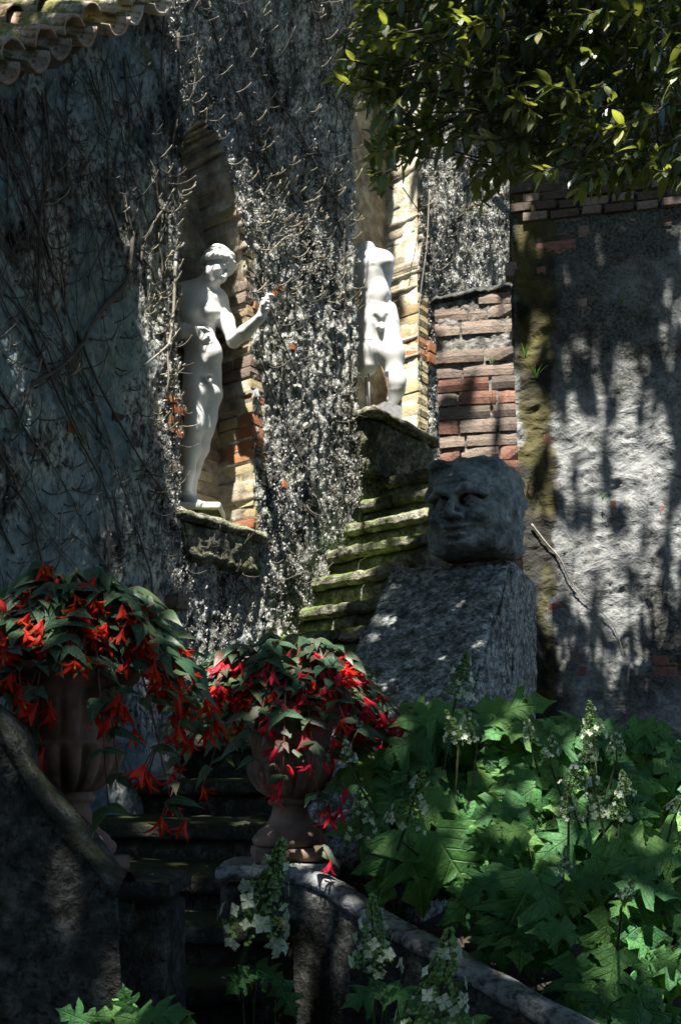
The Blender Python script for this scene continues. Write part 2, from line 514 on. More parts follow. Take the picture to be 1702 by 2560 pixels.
def tile_mat():
    g = G("clay_roof_tile")
    r = g.rand(); a = g.noise(7, 6, 0.68); b = g.noise(45, 4, 0.6); c = g.noise(5, 5, 0.65, g.map((1, 1, 1), loc=(4, 8, 2)))
    col = g.ramp(r, [(0.0, (0.25, 0.17, 0.13)), (0.3, (0.36, 0.22, 0.16)), (0.65, (0.42, 0.39, 0.33)), (1.0, (0.17, 0.12, 0.10))])
    col = g.mix(g.ramp(a, [(0.45, 0.0), (0.6, 0.75)]), col, (0.47, 0.44, 0.37))
    mk = g.math('ADD', g.math('MULTIPLY', g.nz(), 0.16), c)
    col = g.mix(g.ramp(mk, [(0.50, 0.0), (0.57, 0.95)]), col, g.mix(b, (0.03, 0.035, 0.01), (0.20, 0.19, 0.05)))
    col = g.mix(g.ramp(b, [(0.30, 0.8), (0.42, 0.0)]), col, (0.03, 0.025, 0.02))
    return g.done(col, 0.9, g.bump(g.math('ADD', a, b), 0.6, 0.015), 0.15)
M_TILE = tile_mat()

def leaf_mat(name, stops, trans, tfac=0.3, rough=0.45, spec=0.4, isl=False, vein=0.0):
    g = G(name)
    r = g.island() if isl else g.rand()
    col = g.ramp(r, stops)
    col = g.mix(1.0, col, g.ramp(g.noise(6 if vein else 18, 3, 0.6), [(0.3, 0.72), (0.7, 1.2)]), 'MULTIPLY')
    hh = g.noise(55, 3, 0.6)
    if vein:
        x, y, z = g.xyz(); ax = g.math('ABSOLUTE', x)
        rib = g.ramp(ax, [(0.0, 1.0), (0.022, 0.0)])
        fr = g.math('FRACT', g.math('MULTIPLY', g.math('SUBTRACT', y, g.math('MULTIPLY', ax, 0.75)), 6.5))
        side = g.ramp(g.math('ABSOLUTE', g.math('SUBTRACT', fr, 0.5)), [(0.0, 0.75), (0.10, 0.0)])
        vn = g.math('MAXIMUM', rib, side)
        col = g.mix(g.math('MULTIPLY', vn, vein), col, g.mix(0.5, col, (0.22, 0.30, 0.12)))
        hh = g.math('SUBTRACT', g.math('MULTIPLY', g.noise(14, 3, 0.6), 1.0), g.math('MULTIPLY', vn, 0.8))
    return g.done(col, rough, g.bump(hh, 0.6 if vein else 0.25, 0.012 if vein else 0.004), spec, trans=trans, tfac=tfac)
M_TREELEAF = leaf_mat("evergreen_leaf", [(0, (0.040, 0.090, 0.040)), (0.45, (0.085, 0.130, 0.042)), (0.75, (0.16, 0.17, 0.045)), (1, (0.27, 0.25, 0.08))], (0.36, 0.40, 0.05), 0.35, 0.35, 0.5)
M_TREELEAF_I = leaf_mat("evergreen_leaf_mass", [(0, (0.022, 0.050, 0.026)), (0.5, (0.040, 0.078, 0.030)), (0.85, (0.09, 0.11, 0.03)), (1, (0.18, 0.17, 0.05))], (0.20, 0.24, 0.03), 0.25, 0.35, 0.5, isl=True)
M_HYDLEAF = leaf_mat("hydrangea_leaf", [(0, (0.048, 0.165, 0.055)), (0.5, (0.080, 0.24, 0.068)), (1, (0.17, 0.34, 0.085))], (0.17, 0.34, 0.04), 0.35, 0.5, 0.3, vein=0.6)
M_BEGLEAF = leaf_mat("begonia_leaf", [(0, (0.030, 0.080, 0.042)), (0.6, (0.042, 0.110, 0.055)), (1, (0.09, 0.13, 0.05))], (0.08, 0.18, 0.03), 0.25, 0.42, 0.4, vein=0.5)
M_BEGLEAF_I = leaf_mat("begonia_leaf_mass", [(0, (0.030, 0.080, 0.042)), (0.6, (0.042, 0.110, 0.055)), (1, (0.09, 0.13, 0.05))], (0.08, 0.18, 0.03), 0.25, 0.42, 0.4, isl=True)
M_BEGLEAF_B = leaf_mat("begonia_bronze_leaf", [(0, (0.040, 0.075, 0.040)), (0.6, (0.060, 0.080, 0.040)), (1, (0.12, 0.055, 0.04))], (0.10, 0.12, 0.03), 0.25, 0.42, 0.4)
M_BEGLEAF_B_I = leaf_mat("begonia_bronze_leaf_mass", [(0, (0.040, 0.075, 0.040)), (0.6, (0.060, 0.080, 0.040)), (1, (0.12, 0.055, 0.04))], (0.10, 0.12, 0.03), 0.25, 0.42, 0.4, isl=True)
M_RED = leaf_mat("scarlet_petal", [(0, (0.55, 0.022, 0.010)), (0.6, (0.68, 0.035, 0.012)), (1, (0.45, 0.012, 0.012))], (0.85, 0.05, 0.015), 0.4, 0.55, 0.25)
M_RED_I = leaf_mat("scarlet_petal_mass", [(0, (0.55, 0.022, 0.010)), (0.6, (0.68, 0.035, 0.012)), (1, (0.45, 0.012, 0.012))], (0.85, 0.05, 0.015), 0.4, 0.55, 0.25, isl=True)
M_PINK = leaf_mat("crimson_petal", [(0, (0.55, 0.012, 0.030)), (0.6, (0.62, 0.018, 0.060)), (1, (0.60, 0.02, 0.02))], (0.85, 0.03, 0.07), 0.4, 0.55, 0.25)
M_PINK_I = leaf_mat("crimson_petal_mass", [(0, (0.55, 0.012, 0.030)), (0.6, (0.62, 0.018, 0.060)), (1, (0.60, 0.02, 0.02))], (0.85, 0.03, 0.07), 0.4, 0.55, 0.25, isl=True)
def flat(name, c, rough=0.8, spec=0.2, trans=None, tfac=0.0):
    g = G(name)
    col = g.mix(1.0, c, g.ramp(g.noise(40, 4, 0.6), [(0.3, 0.65), (0.7, 1.25)]), 'MULTIPLY')
    return g.done(col, rough, g.bump(g.noise(90, 3, 0.6), 0.3, 0.003), spec, trans=trans, tfac=tfac)
M_FLORET = flat("white_floret", (0.62, 0.70, 0.54), 0.7, 0.2, (0.6, 0.7, 0.5), 0.3)
M_BUD = flat("green_bud", (0.14, 0.24, 0.07), 0.7)
M_STEM = flat("green_stem", (0.055, 0.075, 0.028), 0.7)
M_REDSTEM = flat("begonia_stem", (0.16, 0.06, 0.04), 0.6)
M_YELLOW = flat("stamen", (0.7, 0.35, 0.04), 0.6)
M_TWIG = flat("dry_twig", (0.33, 0.30, 0.22), 0.85)
M_VINE = flat("vine_bark", (0.095, 0.085, 0.07), 0.9)
M_VINE_L = flat("pale_vine_bark", (0.24, 0.22, 0.18), 0.9)
M_BARK = flat("tree_bark", (0.07, 0.06, 0.05), 0.9)
M_SOIL = flat("dark_soil", (0.035, 0.028, 0.02), 0.95)
M_METAL = flat("dull_steel", (0.30, 0.30, 0.31), 0.5, 0.5)
g = G("creeper_flake")
col = g.ramp(g.island(), [(0.0, (0.025, 0.025, 0.022)), (0.22, (0.075, 0.072, 0.062)), (0.48, (0.22, 0.215, 0.195)), (0.78, (0.42, 0.415, 0.39)), (1.0, (0.64, 0.63, 0.60))])
M_FLAKE = g.done(col, 0.8, None, 0.3)
g = G("ground_earth")
M_GROUND = g.done(g.ramp(g.noise(2, 6, 0.6), [(0.3, (0.04, 0.045, 0.025)), (0.7, (0.10, 0.095, 0.06))]), 0.95, g.bump(g.noise(12, 5), 0.6, 0.03), 0.1)
# ------------------------------------------------------------------ setting: ground and planting bed
gv = [(-60, -60, 0), (60, -60, 0), (60, 60, 0), (-60, 60, 0)]
tag(link('ground', mesh_from('ground', gv, [(0, 1, 2, 3)], M_GROUND, False)), kind='structure')

nx, ny = 60, 80
xs = np.linspace(-0.15, 3.6, nx); ys = np.linspace(2.3, 6.9, ny)
X, Y = np.meshgrid(xs, ys, indexing='ij')
Z = 0.74 + 0.17 * (Y - 2.6) + 0.10 * (fbm(np.stack([X * 2, Y * 2, X * 0], -1), 4, 3) - 0.5)
edge = np.clip((0.9 - 0.42 * (X + 0.2) * 1.35 + 2.9 - Y), 0, 1)
Vb = np.stack([X, Y, Z], -1).reshape(-1, 3)
ii = np.arange(nx * ny).reshape(nx, ny)
Fb = np.stack([ii[:-1, :-1], ii[1:, :-1], ii[1:, 1:], ii[:-1, 1:]], -1).reshape(-1, 4)
def rail_y(x):      # plan line of the curved balustrade
    return np.interp(x, [-0.25, -0.05, 0.12, 0.25, 0.385, 0.55, 0.71, 0.90, 1.6, 4], [3.98, 3.85, 3.62, 3.43, 3.22, 3.0, 2.78, 2.6, 2.3, 1.5])
keep = (Vb[Fb][:, :, 1] > rail_y(Vb[Fb][:, :, 0]) - 0.02).all(1)
tag(link('planting_bed', mesh_from('planting_bed', Vb, Fb[keep], M_SOIL)), kind='structure')

# ------------------------------------------------------------------ garden wall with two statue niches
N1L, N2L, N2R, N2T = -0.30, 1.436, 2.255, 7.8
SILL1, SILL2 = 3.215, 4.305
def n1_right(z): return np.interp(z, [3.2, 4.3, 4.95, 5.3, 5.5, 5.62], [0.35, 0.305, 0.24, 0.16, 0.05, -0.10])
def in_n1(s, z):
    top = 5.62 - 0.25 * (np.clip(-0.1 - s, 0, 0.2) / 0.2) ** 2
    return (s > N1L) & (s < n1_right(z)) & (z > SILL1 - 0.05) & (z < top)
def in_n2(s, z):
    top = N2T - 0.4 * ((s - 1.845) / 0.41) ** 2
    return (s > N2L) & (s < N2R) & (z > SILL2 - 0.05) & (z < top)
def rake(s): return 5.09 + 0.95 * (s + 1.516)
def wall_t(s, z):
    p = np.stack([s * 1.0, z * 0.6, np.zeros_like(s)], -1)
    t = (fbm(p * 1.6, 3, 1) - 0.5) * 0.07 + (fbm(p * 9, 4, 5) - 0.5) * 0.05
    r = fbm(p * 38, 3, 9, 0.6)
    t = t + (r - 0.5) * np.where(s < -0.4, 0.028, 0.05)
    saw = s * 10 + 3.0 * fbm(p * np.array([2.5, 1.2, 1]), 3, 91)
    t = t + np.where(s > -0.5, 0.028, 0.010) * (saw - np.floor(saw) - 0.5)
    out = np.clip((z - 5.55), 0, 1.5)
    w = np.clip((1.35 - s) / 0.5, 0, 1)
    t = t + 0.21 * out * out / (out + 0.35) * w * w * (3 - 2 * w)
    t = t + np.clip((2.2 - z) / 2.2, 0, 1) * 0.12
    return t
ds = 0.0145
S = np.arange(-2.7, 4.5, ds); Zg = np.arange(0.9, 9.4, ds)
S2, Z2 = np.meshgrid(S, Zg, indexing='ij')
T = wall_t(S2, Z2)
jit = (fbm(np.stack([S2 * 14, Z2 * 14, S2 * 0], -1), 2, 77) - 0.5) * 0.05
m1 = in_n1(S2 + jit, Z2 + jit); m2 = in_n2(S2 + jit, Z2)
Tn1 = -0.30 + (fbm(np.stack([S2 * 5, Z2 * 5, S2 * 0], -1), 4, 21) - 0.5) * 0.03
T = np.where(m1 | m2, Tn1, T)
Vw = (np.array(WO)[None, None] + S2[..., None] * np.array(WD) + T[..., None] * np.array(WN))
Vw[..., 2] = Z2
ii = np.arange(S2.size).reshape(S2.shape)
Fw = np.stack([ii[:-1, :-1], ii[1:, :-1], ii[1:, 1:], ii[:-1, 1:]], -1).reshape(-1, 4)
mn = (m1 | m2).ravel()
mi = mn[Fw].any(1).astype(int)
top = Z2.ravel()[Fw].max(1) < np.where(S2.ravel()[Fw].max(1) < -0.46, rake(S2.ravel()[Fw].mean(1)) + 0.05, 99)
garden_wall = thing('garden_wall', 'tall crusted garden wall with two arched statue niches, covered in dead creeper', 'wall', (WO.x, WO.y, 0))
link('wall_face', mesh_from('wall_face', Vw.reshape(-1, 3), Fw[top], [M_WALL, M_NICHE], True, mi[top]), garden_wall)
prof = [(-2.7, 0), (4.5, 0), (4.5, 9.38), (-0.47, 9.38), (-0.47, 5.9), (-2.7, rake(-2.7) - 0.2)]
mb = MB()
Vc = [WP(s, z, -0.37) for s, z in prof] + [WP(s, z, -0.75) for s, z in prof]
n = len(prof)
mb.add(Vc, [tuple(range(n)), tuple(range(2 * n - 1, n - 1, -1))] + [(i, i + n, (i + 1) % n + n, (i + 1) % n) for i in range(n)])
mb.build('wall_core', M_MORTAR, garden_wall, False)

# unit bricks, shared by every brick object
BRICKS = []
for k in range(8):
    U, Fc = box_grid((2, 2, 2))
    rgk = np.random.default_rng(k)
    V = U - 0.5
    n_out = (np.abs(V) > 0.49).sum(1)
    V = V * np.where(n_out == 3, 0.95, np.where(n_out == 2, 0.975, 1.0))[:, None]
    cj = (rgk.random((2, 2, 2, 3)) - 0.5) * np.array([0.03, 0.05, 0.055])
    x, y, z = U[:, 0:1], U[:, 1:2], U[:, 2:3]
    V = V + (((cj[0,0,0]*(1-x)+cj[1,0,0]*x)*(1-y)+(cj[0,1,0]*(1-x)+cj[1,1,0]*x)*y)*(1-z)+((cj[0,0,1]*(1-x)+cj[1,0,1]*x)*(1-y)+(cj[0,1,1]*(1-x)+cj[1,1,1]*x)*y)*z)
    BRICKS.append((V, Fc))
_bm = {}
def brick(parent, c, ax, ay, az, dim, mat, name='brick'):
    k = random.randrange(8)
    key = (k, mat.name)
    if key not in _bm:
        _bm[key] = mesh_from('brick', BRICKS[k][0], BRICKS[k][1], mat, False)
    M = Matrix.Identity(4)
    for i, (a, d) in enumerate(zip((ax, ay, az), dim)):
        v = Vector(a) * d
        for r in range(3): M[r][i] = v[r]
    for r in range(3): M[r][3] = c[r]
    return link(name, _bm[key], parent, M)
ZU = Vector((0, 0, 1))
def tilt(v, a=0.02):
    return (Vector(v) + Vector((random.uniform(-a, a), random.uniform(-a, a), random.uniform(-a, a)))).normalized()

# mortared linings behind the quoin bricks
for zlo, zhi, fn in ((SILL1 - 0.04, 5.5, lambda z: float(n1_right(z)) + 0.004), (SILL2 - 0.04, 7.45, lambda z: N2R - 0.004)):
    zz = np.arange(zlo, zhi, 0.02); tt = np.linspace(-0.32, -0.005, 18)
    A = np.array([[tuple(WP(fn(z_), z_, t_)) for t_ in tt] for z_ in zz], dtype=np.float32)
    sh0 = A.shape; A = A.reshape(-1, 3)
    A += ((fbm(A * 16, 3, 44) - 0.5) * 0.02)[:, None] * np.array(WD)
    A[:, 2] = np.repeat(zz, len(tt))
    ii = np.arange(len(A)).reshape(sh0[:2])
    link('niche_lining', mesh_from('niche_lining', A, np.stack([ii[:-1, :-1], ii[:-1, 1:], ii[1:, 1:], ii[1:, :-1]], -1).reshape(-1, 4), M_NICHE if zlo < 4 else M_CREAM), garden_wall)
# right reveal of the near niche: brick quoins
z = SILL1 + 0.02
while z < 5.35:
    hgt = random.uniform(0.055, 0.072)
    py = HY - (z + hgt / 2 - EYE) * F / 6.5
    if py > 1285: m = M_BR_ORG
    elif py > 1165: m = M_BR_YEL
    elif py > 1120: m = M_BR_ORG
    elif py > 960: m = random.choice([M_BR_ORG, M_BR_ORG, M_BR_ORG, M_BR_YEL])
    elif py > 780: m = random.choice([M_BR_YEL, M_BR_YEL, M_BR_GRY])
    else: m = random.choice([M_BR_YEL, M_BR_GRY])
    sr = float(n1_right(z)) + random.uniform(-0.012, 0.012)
    if random.random() < 0.45:
        d1 = random.uniform(0.1, 0.16)
        brick(garden_wall, WP(sr + 0.060, z + hgt / 2, 0.012 - d1 / 2), tilt(WN), tilt(WD), ZU, (d1, 0.13, hgt), m)
        brick(garden_wall, WP(sr + 0.056, z + hgt / 2, 0.012 - d1 - 0.012 - (0.29 - d1) / 2), tilt(WN), tilt(WD), ZU, (0.29 - d1, 0.12, hgt), random.choice([m, M_BR_YEL]))
    else:
        brick(garden_wall, WP(sr + 0.060, z + hgt / 2, -0.135), tilt(WN), tilt(WD), ZU, (0.29, 0.13, hgt), m)
    z += hgt + random.uniform(0.008, 0.016)
# back of the near niche
z = SILL1 + 0.02; row = 0
while z < 4.4:
    hgt = 0.066; s = N1L - 0.05 + (row % 2) * -0.1
    while s < 0.3:
        L = random.uniform(0.18, 0.25)
        if s + L > N1L and s + L < float(n1_right(z)) + 0.02:
            brick(garden_wall, WP(s + L / 2, z + hgt / 2, -0.305), tilt(WD, 0.01), -WN, ZU, (L - 0.012, 0.05, hgt - 0.004), random.choice([M_BR_YEL, M_BR_YEL, M_BR_GRY]))
        s += L
    z += hgt + 0.012; row += 1
# far niche reveal
z = SILL2 + 0.02
while z < 5.45:
    hgt = random.uniform(0.07, 0.085)
    py = HY - (z + hgt / 2 - EYE) * F / 8.0
    m = M_BR_ORG if (830 < py < 885 or 950 < py < 965) else M_BR_YEL
    brick(garden_wall, WP(N2R + 0.063 + random.uniform(-0.005, 0.006), z + hgt / 2, -0.135), tilt(WN), tilt(WD), ZU, (0.29, 0.14, hgt), m)
    if m is M_BR_ORG:
        brick(garden_wall, WP(N2R + 0.20, z + hgt / 2, 0.0), tilt(WD), WN, ZU, (0.16, 0.06, hgt), m)
    z += hgt + random.uniform(0.006, 0.014)
# loose bricks that show through the crust
for px, py, w, m in ((430, 1000, 0.13, M_BR_ORG), (415, 1022, 0.12, M_BR_ORG), (440, 1028, 0.09, M_BR_ORG), (436, 1055, 0.1, M_BR_ORG),
                     (442, 1085, 0.07, M_BR_ORG), (428, 1072, 0.1, M_BR_GRY), (440, 1168, 0.1, M_BR_GRY), (178, 1072, 0.05, M_BR_ORG),
                     (90, 1128, 0.09, M_BR_GRY), (300, 1048, 0.12, M_BR_DRK), (700, 718, 0.07, M_BR_ORG), (685, 735, 0.04, M_BR_ORG),
                     (730, 870, 0.05, M_BR_ORG), (645, 1110, 0.06, M_BR_ORG), (700, 1215, 0.05, M_BR_ORG), (930, 1175, 0.09, M_BR_RED), (640, 770, 0.08, M_BR_ORG)):
    s, z = w_sz(px, py)
    t = float(wall_t(np.array([s]), np.array([z]))[0])
    brick(garden_wall, WP(s, z, t - 0.022), tilt(WD, 0.15), tilt(WN, 0.15), tilt(ZU, 0.1), (w, 0.06, 0.05), m)
# stone sills on battered corbels
for nm, s0, s1, zt, tp, dep in (('niche_sill', -0.36, 0.42, SILL1, 0.075, 0.30), ('niche_sill', 1.39, 2.33, SILL2, 0.20, 0.46)):
    c8 = [WP(s0, zt - 0.075, -0.29), WP(s1, zt - 0.075, -0.29), WP(s0, zt - 0.075, tp), WP(s1, zt - 0.075, tp),
          WP(s0, zt, -0.29), WP(s1, zt, -0.29), WP(s0, zt + 0.0, tp), WP(s1, zt + 0.0, tp)]
    V, Fc = rock_box(c8, (40, 20, 5), 0.016, 9, 0.04, int(s0 * 10) + 9, 0.006)
    sl = link(nm, mesh_from(nm, V, Fc, M_SILL), garden_wall)
    c8 = [WP(s0 + .10, zt - dep, -0.1), WP(s1 - .05, zt - dep, -0.1), WP(s0 + .10, zt - dep, 0.05), WP(s1 - .05, zt - dep, 0.05),
          WP(s0 + .03, zt - .07, -0.1), WP(s1 - .03, zt - .07, -0.1), WP(s0 + .03, zt - .07, tp - 0.03), WP(s1 - .03, zt - .07, tp - 0.03)]
    V, Fc = rock_box(c8, (40, 10, 24), 0.03, 8, 0.05, int(s0 * 10) + 20, 0.01)
    link('corbel', mesh_from('corbel', V, Fc, M_SILL), sl)

# ------------------------------------------------------------------ raking tiled roof over the left part of the wall
roof = thing('tiled_roof', 'mossy clay barrel-tile roof at the top left corner, sloping up along the wall', 'roof', tuple(WP(-1.5, 5.1, 0)))
rr = (WD * 0.725 + ZU * 0.689).normalized()
ra = (-WN * 0.809 + ZU * 0.588).normalized()
rn = rr.cross(ra); rn = rn if rn.z > 0 else -rn
rn.normalize()
ra = (ra - rr * ra.dot(rr)).normalized()
def tile_mesh(seed):
    rg = np.random.default_rng(seed)
    n = 7; V = []; Fc = []
    L = 0.43
    for j, (y, r) in enumerate(((0, 0.095), (0.5, 0.086), (1, 0.078))):
        for th in (0.0, 0.014):
            for i in range(n + 1):
                a = math.pi * (0.06 + 0.88 * i / n)
                q = r - th + rg.normal(0, 0.0025)
                V.append((-math.cos(a) * q, y * L + rg.normal(0, 0.004), math.sin(a) * q * 0.92 - 0.02))
    m = 2 * (n + 1)
    for j in range(2):
        for i in range(n):
            a = j * m + i; b = (j + 1) * m + i
            Fc.append((a, a + 1, b + 1, b))
            Fc.append((a + n + 1, b + n + 1, b + n + 2, a + n + 2))
        Fc.append((j * m, (j + 1) * m, (j + 1) * m + n + 1, j * m + n + 1))
        Fc.append((j * m + n, j * m + 2 * n + 1, (j + 1) * m + 2 * n + 1, (j + 1) * m + n))
    for i in range(n):
        Fc.append((i, i + n + 1, i + n + 2, i + 1))
        Fc.append((2 * m + i, 2 * m + i + 1, 2 * m + i + n + 2, 2 * m + i + n + 1))
    return mesh_from('roof_tile', V, Fc, M_TILE, True)
TILES = [tile_mesh(k) for k in range(4)]
E0 = WP(-1.516, 5.13, 0.15)
for c in range(-8, 8):
    for kind in (0, 1):
        for row in range(5):
            o = E0 + rr * ((c + 0.5 * kind) * 0.224 + random.uniform(-0.012, 0.012)) + ra * (row * 0.34 + random.uniform(-0.03, 0.03)) + rn * (row * 0.012)
            if o.dot(WD) - WO.dot(WD) > -0.50: continue
            yaw = random.gauss(0, 0.03)
            ax = (rr * math.cos(yaw) + ra * math.sin(yaw)); ay = (ra * math.cos(yaw) - rr * math.sin(yaw)); an = rn
            pitch = random.gauss(0.035, 0.012)
            ay = (ay * math.cos(pitch) - an * math.sin(pitch)); an = ax.cross(ay)
            if kind: ax = -ax; an = -an; o = o + rn * 0.0 - ra * 0.03
            else: o = o + rn * 0.035
            M = Matrix.Identity(4)
            for i, v in enumerate((ax, ay, an)):
                for q in range(3): M[q][i] = v[q]
            for q in range(3): M[q][3] = o[q]
            link('roof_tile', random.choice(TILES), roof, M)
mb = MB()
dk = []
for h in (-0.09, -0.14):
    for (u, w) in ((-2.2, -0.02), (1.42, -0.02), (1.42, 1.75), (-2.2, 1.75)):
        dk.append(E0 + rr * u + ra * (w + 0.14) + rn * h)
mb.add(dk, [(3, 2, 1, 0), (4, 5, 6, 7)] + [(i, (i + 1) % 4, (i + 1) % 4 + 4, i + 4) for i in range(4)])
mb.build('roof_deck', M_BARK, roof, False)

# ------------------------------------------------------------------ retaining wall on the right
RB = math.radians(12)
R0 = Vector((1.15, 6.93, 0)); RE = Vector((math.cos(RB), -math.sin(RB), 0)); RN = Vector((-math.sin(RB), -math.cos(RB), 0))
def r_hit(px, py):
    k = (px - CX) / F
    q = (k * R0.y - R0.x) / (RE.x - k * RE.y)
    p = R0 + RE * q
    return q, EYE + (HY - py) * p.y / F
rwall = thing('retaining_wall', 'rough plastered wall with patches of exposed brick, right of the pier', 'wall', tuple(R0))
d = 0.0145
Q = np.arange(0, 2.9, d); Zr = np.arange(0.6, 8.4, d)
Q2, Z2r = np.meshgrid(Q, Zr, indexing='ij')
p = np.stack([Q2, Z2r * 1.25, Q2 * 0], -1)
lay = fbm(p * 4.5, 5, 31)
steps_ = np.floor(lay * 9) / 9 * 0.6 + lay * 0.4
T = (fbm(p * 1.0, 3, 33) - 0.5) * 0.06 + (steps_ - 0.5) * 0.06 + (fbm(p * 9, 4, 37) - 0.5) * 0.022 + (fbm(p * 26, 3, 35) - 0.5) * 0.014
bz = np.clip((Z2r - 5.05) / 0.25, 0, 1)
T = T * (1 - 0.5 * bz) - 0.02 * bz
# left end returns into the wall, uneven quoins
endc = np.clip((0.02 + 0.05 * (fbm(np.stack([Z2r * 7, Z2r * 0, Q2 * 0], -1), 2, 4)) - Q2) / 0.02, 0, 1)
T = T - endc * 0.4
Tr = T
Vr = np.array(R0)[None, None] + Q2[..., None] * np.array(RE) + T[..., None] * np.array(RN)
Vr[..., 2] = Z2r
ii = np.arange(Q2.size).reshape(Q2.shape)
Fr = np.stack([ii[:-1, :-1], ii[1:, :-1], ii[1:, 1:], ii[:-1, 1:]], -1).reshape(-1, 4)
link('wall_face', mesh_from('wall_face', Vr.reshape(-1, 3), Fr, M_PLASTER), rwall)
mb = MB()
c = [R0 + RE * a + RN * b for a, b in ((0.05, -0.12), (2.9, -0.12), (2.9, -0.6), (0.05, -0.6))]
mb.add([v + ZU * 0.0 for v in c] + [v + ZU * 8.38 for v in c], [(3, 2, 1, 0), (4, 5, 6, 7)] + [(i, (i + 1) % 4, (i + 1) % 4 + 4, i + 4) for i in range(4)])
mb.build('wall_core', M_MORTAR, rwall, False)
def r_brick(px0, px1, py0, py1, m, out=-0.004):
    q0, z1 = r_hit((px0 + px1) / 2, (py0 + py1) / 2)
    w = abs(r_hit(px1, py0)[0] - r_hit(px0, py0)[0]); h = abs(r_hit(px0, py0)[1] - r_hit(px0, py1)[1])
    qq = min(max(int(q0 / d), 0), len(Q) - 1); zz = min(max(int((z1 - 0.6) / d), 0), len(Zr) - 1)
    t = float(Tr[max(qq - 2, 0):qq + 3, max(zz - 2, 0):zz + 3].max())
    brick(rwall, R0 + RE * q0 + RN * (t + out - 0.05) + ZU * z1, tilt(RE, 0.03), tilt(-RN, 0.04), ZU, (w, 0.10, h), m)
for a in ((1300, 1352, 575, 601, M_BR_DRK), (1367, 1439, 570, 596, M_BR_DRK), (1444, 1513, 556, 587, M_BR_GRY), (1519, 1590, 544, 575, M_BR_GRY),
          (1338, 1439, 600, 641, M_BR_RED), (1341, 1364, 670, 690, M_BR_RED), (1262, 1292, 655, 690, M_BR_GRY), (1355, 1420, 545, 566, M_BR_DRK),
          (1655, 1700, 1606, 1624, M_BR_GRY), (1630, 1702, 1637, 1662, M_BR_RED), (1624, 1694, 1666, 1697, M_BR_RED), (1427, 1461, 1631, 1658, M_BR_GRY),
          (1430, 1466, 1665, 1688, M_BR_RED), (1523, 1539, 1253, 1275, M_BR_RED), (1649, 1665, 1265, 1293, M_BR_RED), (1369, 1411, 1508, 1527, M_BR_RED),
          (1357, 1380, 1082, 1108, M_BR_RED), (1440, 1466, 752, 772, M_BR_GRY), (1700, 1760, 1640, 1668, M_BR_RED), (1596, 1680, 535, 566, M_BR_DRK)):
    r_brick(*a)
for row, py in enumerate((455, 480, 506, 530)):
    px = 1275 + (row % 2) * 30
    while px < 1760:
        w = random.uniform(50, 85)
        r_brick(px, px + w - 8, py - (px - 1300) * 0.10, py + 20 - (px - 1300) * 0.10, random.choice([M_BR_DRK, M_BR_GRY, M_BR_DRK]), random.uniform(0.005, 0.035))
        px += w

# ------------------------------------------------------------------ brick pier
PB = Vector((0.985, -0.17, 0)).normalized(); PN = Vector((-PB.y, PB.x, 0)) * -1
pier = thing('brick_pier', 'square pier of worn red and brown bricks behind the carved head', 'pier', (0.94, 6.75, 2.9))
PL = Vector((0.668, 6.74, 0)); PW = 0.525
def pier_p(u, z, back): return PL + PB * u - PN * back + Vector((-(z - 3.74) * 0.045, 0, z))
c8 = [pier_p(0.012, 2.85, 0.012), pier_p(PW - 0.012, 2.85, 0.012), pier_p(0.012, 2.85, 0.40), pier_p(PW - 0.012, 2.85, 0.40),
      pier_p(0.012, 4.83, 0.012), pier_p(PW - 0.012, 4.88, 0.012), pier_p(0.012, 4.83, 0.40), pier_p(PW - 0.012, 4.88, 0.40)]
V, Fc = rock_box(c8, (40, 24, 150), 0.012, 14, 0.03, 3, 0.009)
link('mortar_core', mesh_from('mortar_core', V, Fc, M_MORTAR), pier)
z = 2.87; row = 0
while z < 4.80:
    hgt = random.uniform(0.078, 0.092)
    cuts = [0, random.choice([0.18, 0.30, 0.36, 0.22, 0.33]), PW]
    if random.random() < 0.3: cuts = [0, 0.14, 0.40, PW]
    for a, b in zip(cuts[:-1], cuts[1:]):
        hi = z > 4.42
        if hi and random.random() < 0.35: continue
        py = HY - (z - EYE) * F / 6.7
        m = random.choice([M_BR_RED, M_BR_GRY]) if py > 1080 else random.choice([M_BR_GRY, M_BR_GRY, M_BR_GRY, M_BR_GRY, M_BR_RED])
        out = random.uniform(-0.008, 0.000) if hi else random.uniform(0.0, 0.009)
        brick(pier, pier_p((a + b) / 2, z + hgt / 2, 0.2 - out), tilt(PB, 0.012), -PN, tilt(ZU, 0.01), (b - a - 0.007, 0.41, hgt - 0.001), m)
    z += hgt + random.uniform(0.006, 0.012); row += 1
c8 = [pier_p(-0.02, 4.81, -0.015), pier_p(PW + 0.01, 4.85, -0.015), pier_p(-0.02, 4.81, 0.42), pier_p(PW + 0.01, 4.85, 0.42),
      pier_p(-0.015, 4.86, -0.01), pier_p(PW, 4.92, -0.01), pier_p(-0.015, 4.86, 0.42), pier_p(PW, 4.92, 0.42)]
V, Fc = rock_box(c8, (40, 20, 4), 0.022, 9, 0.04, 13, 0.01)
link('cap_stone', mesh_from('cap_stone', V, Fc, M_DARKSTONE), pier)

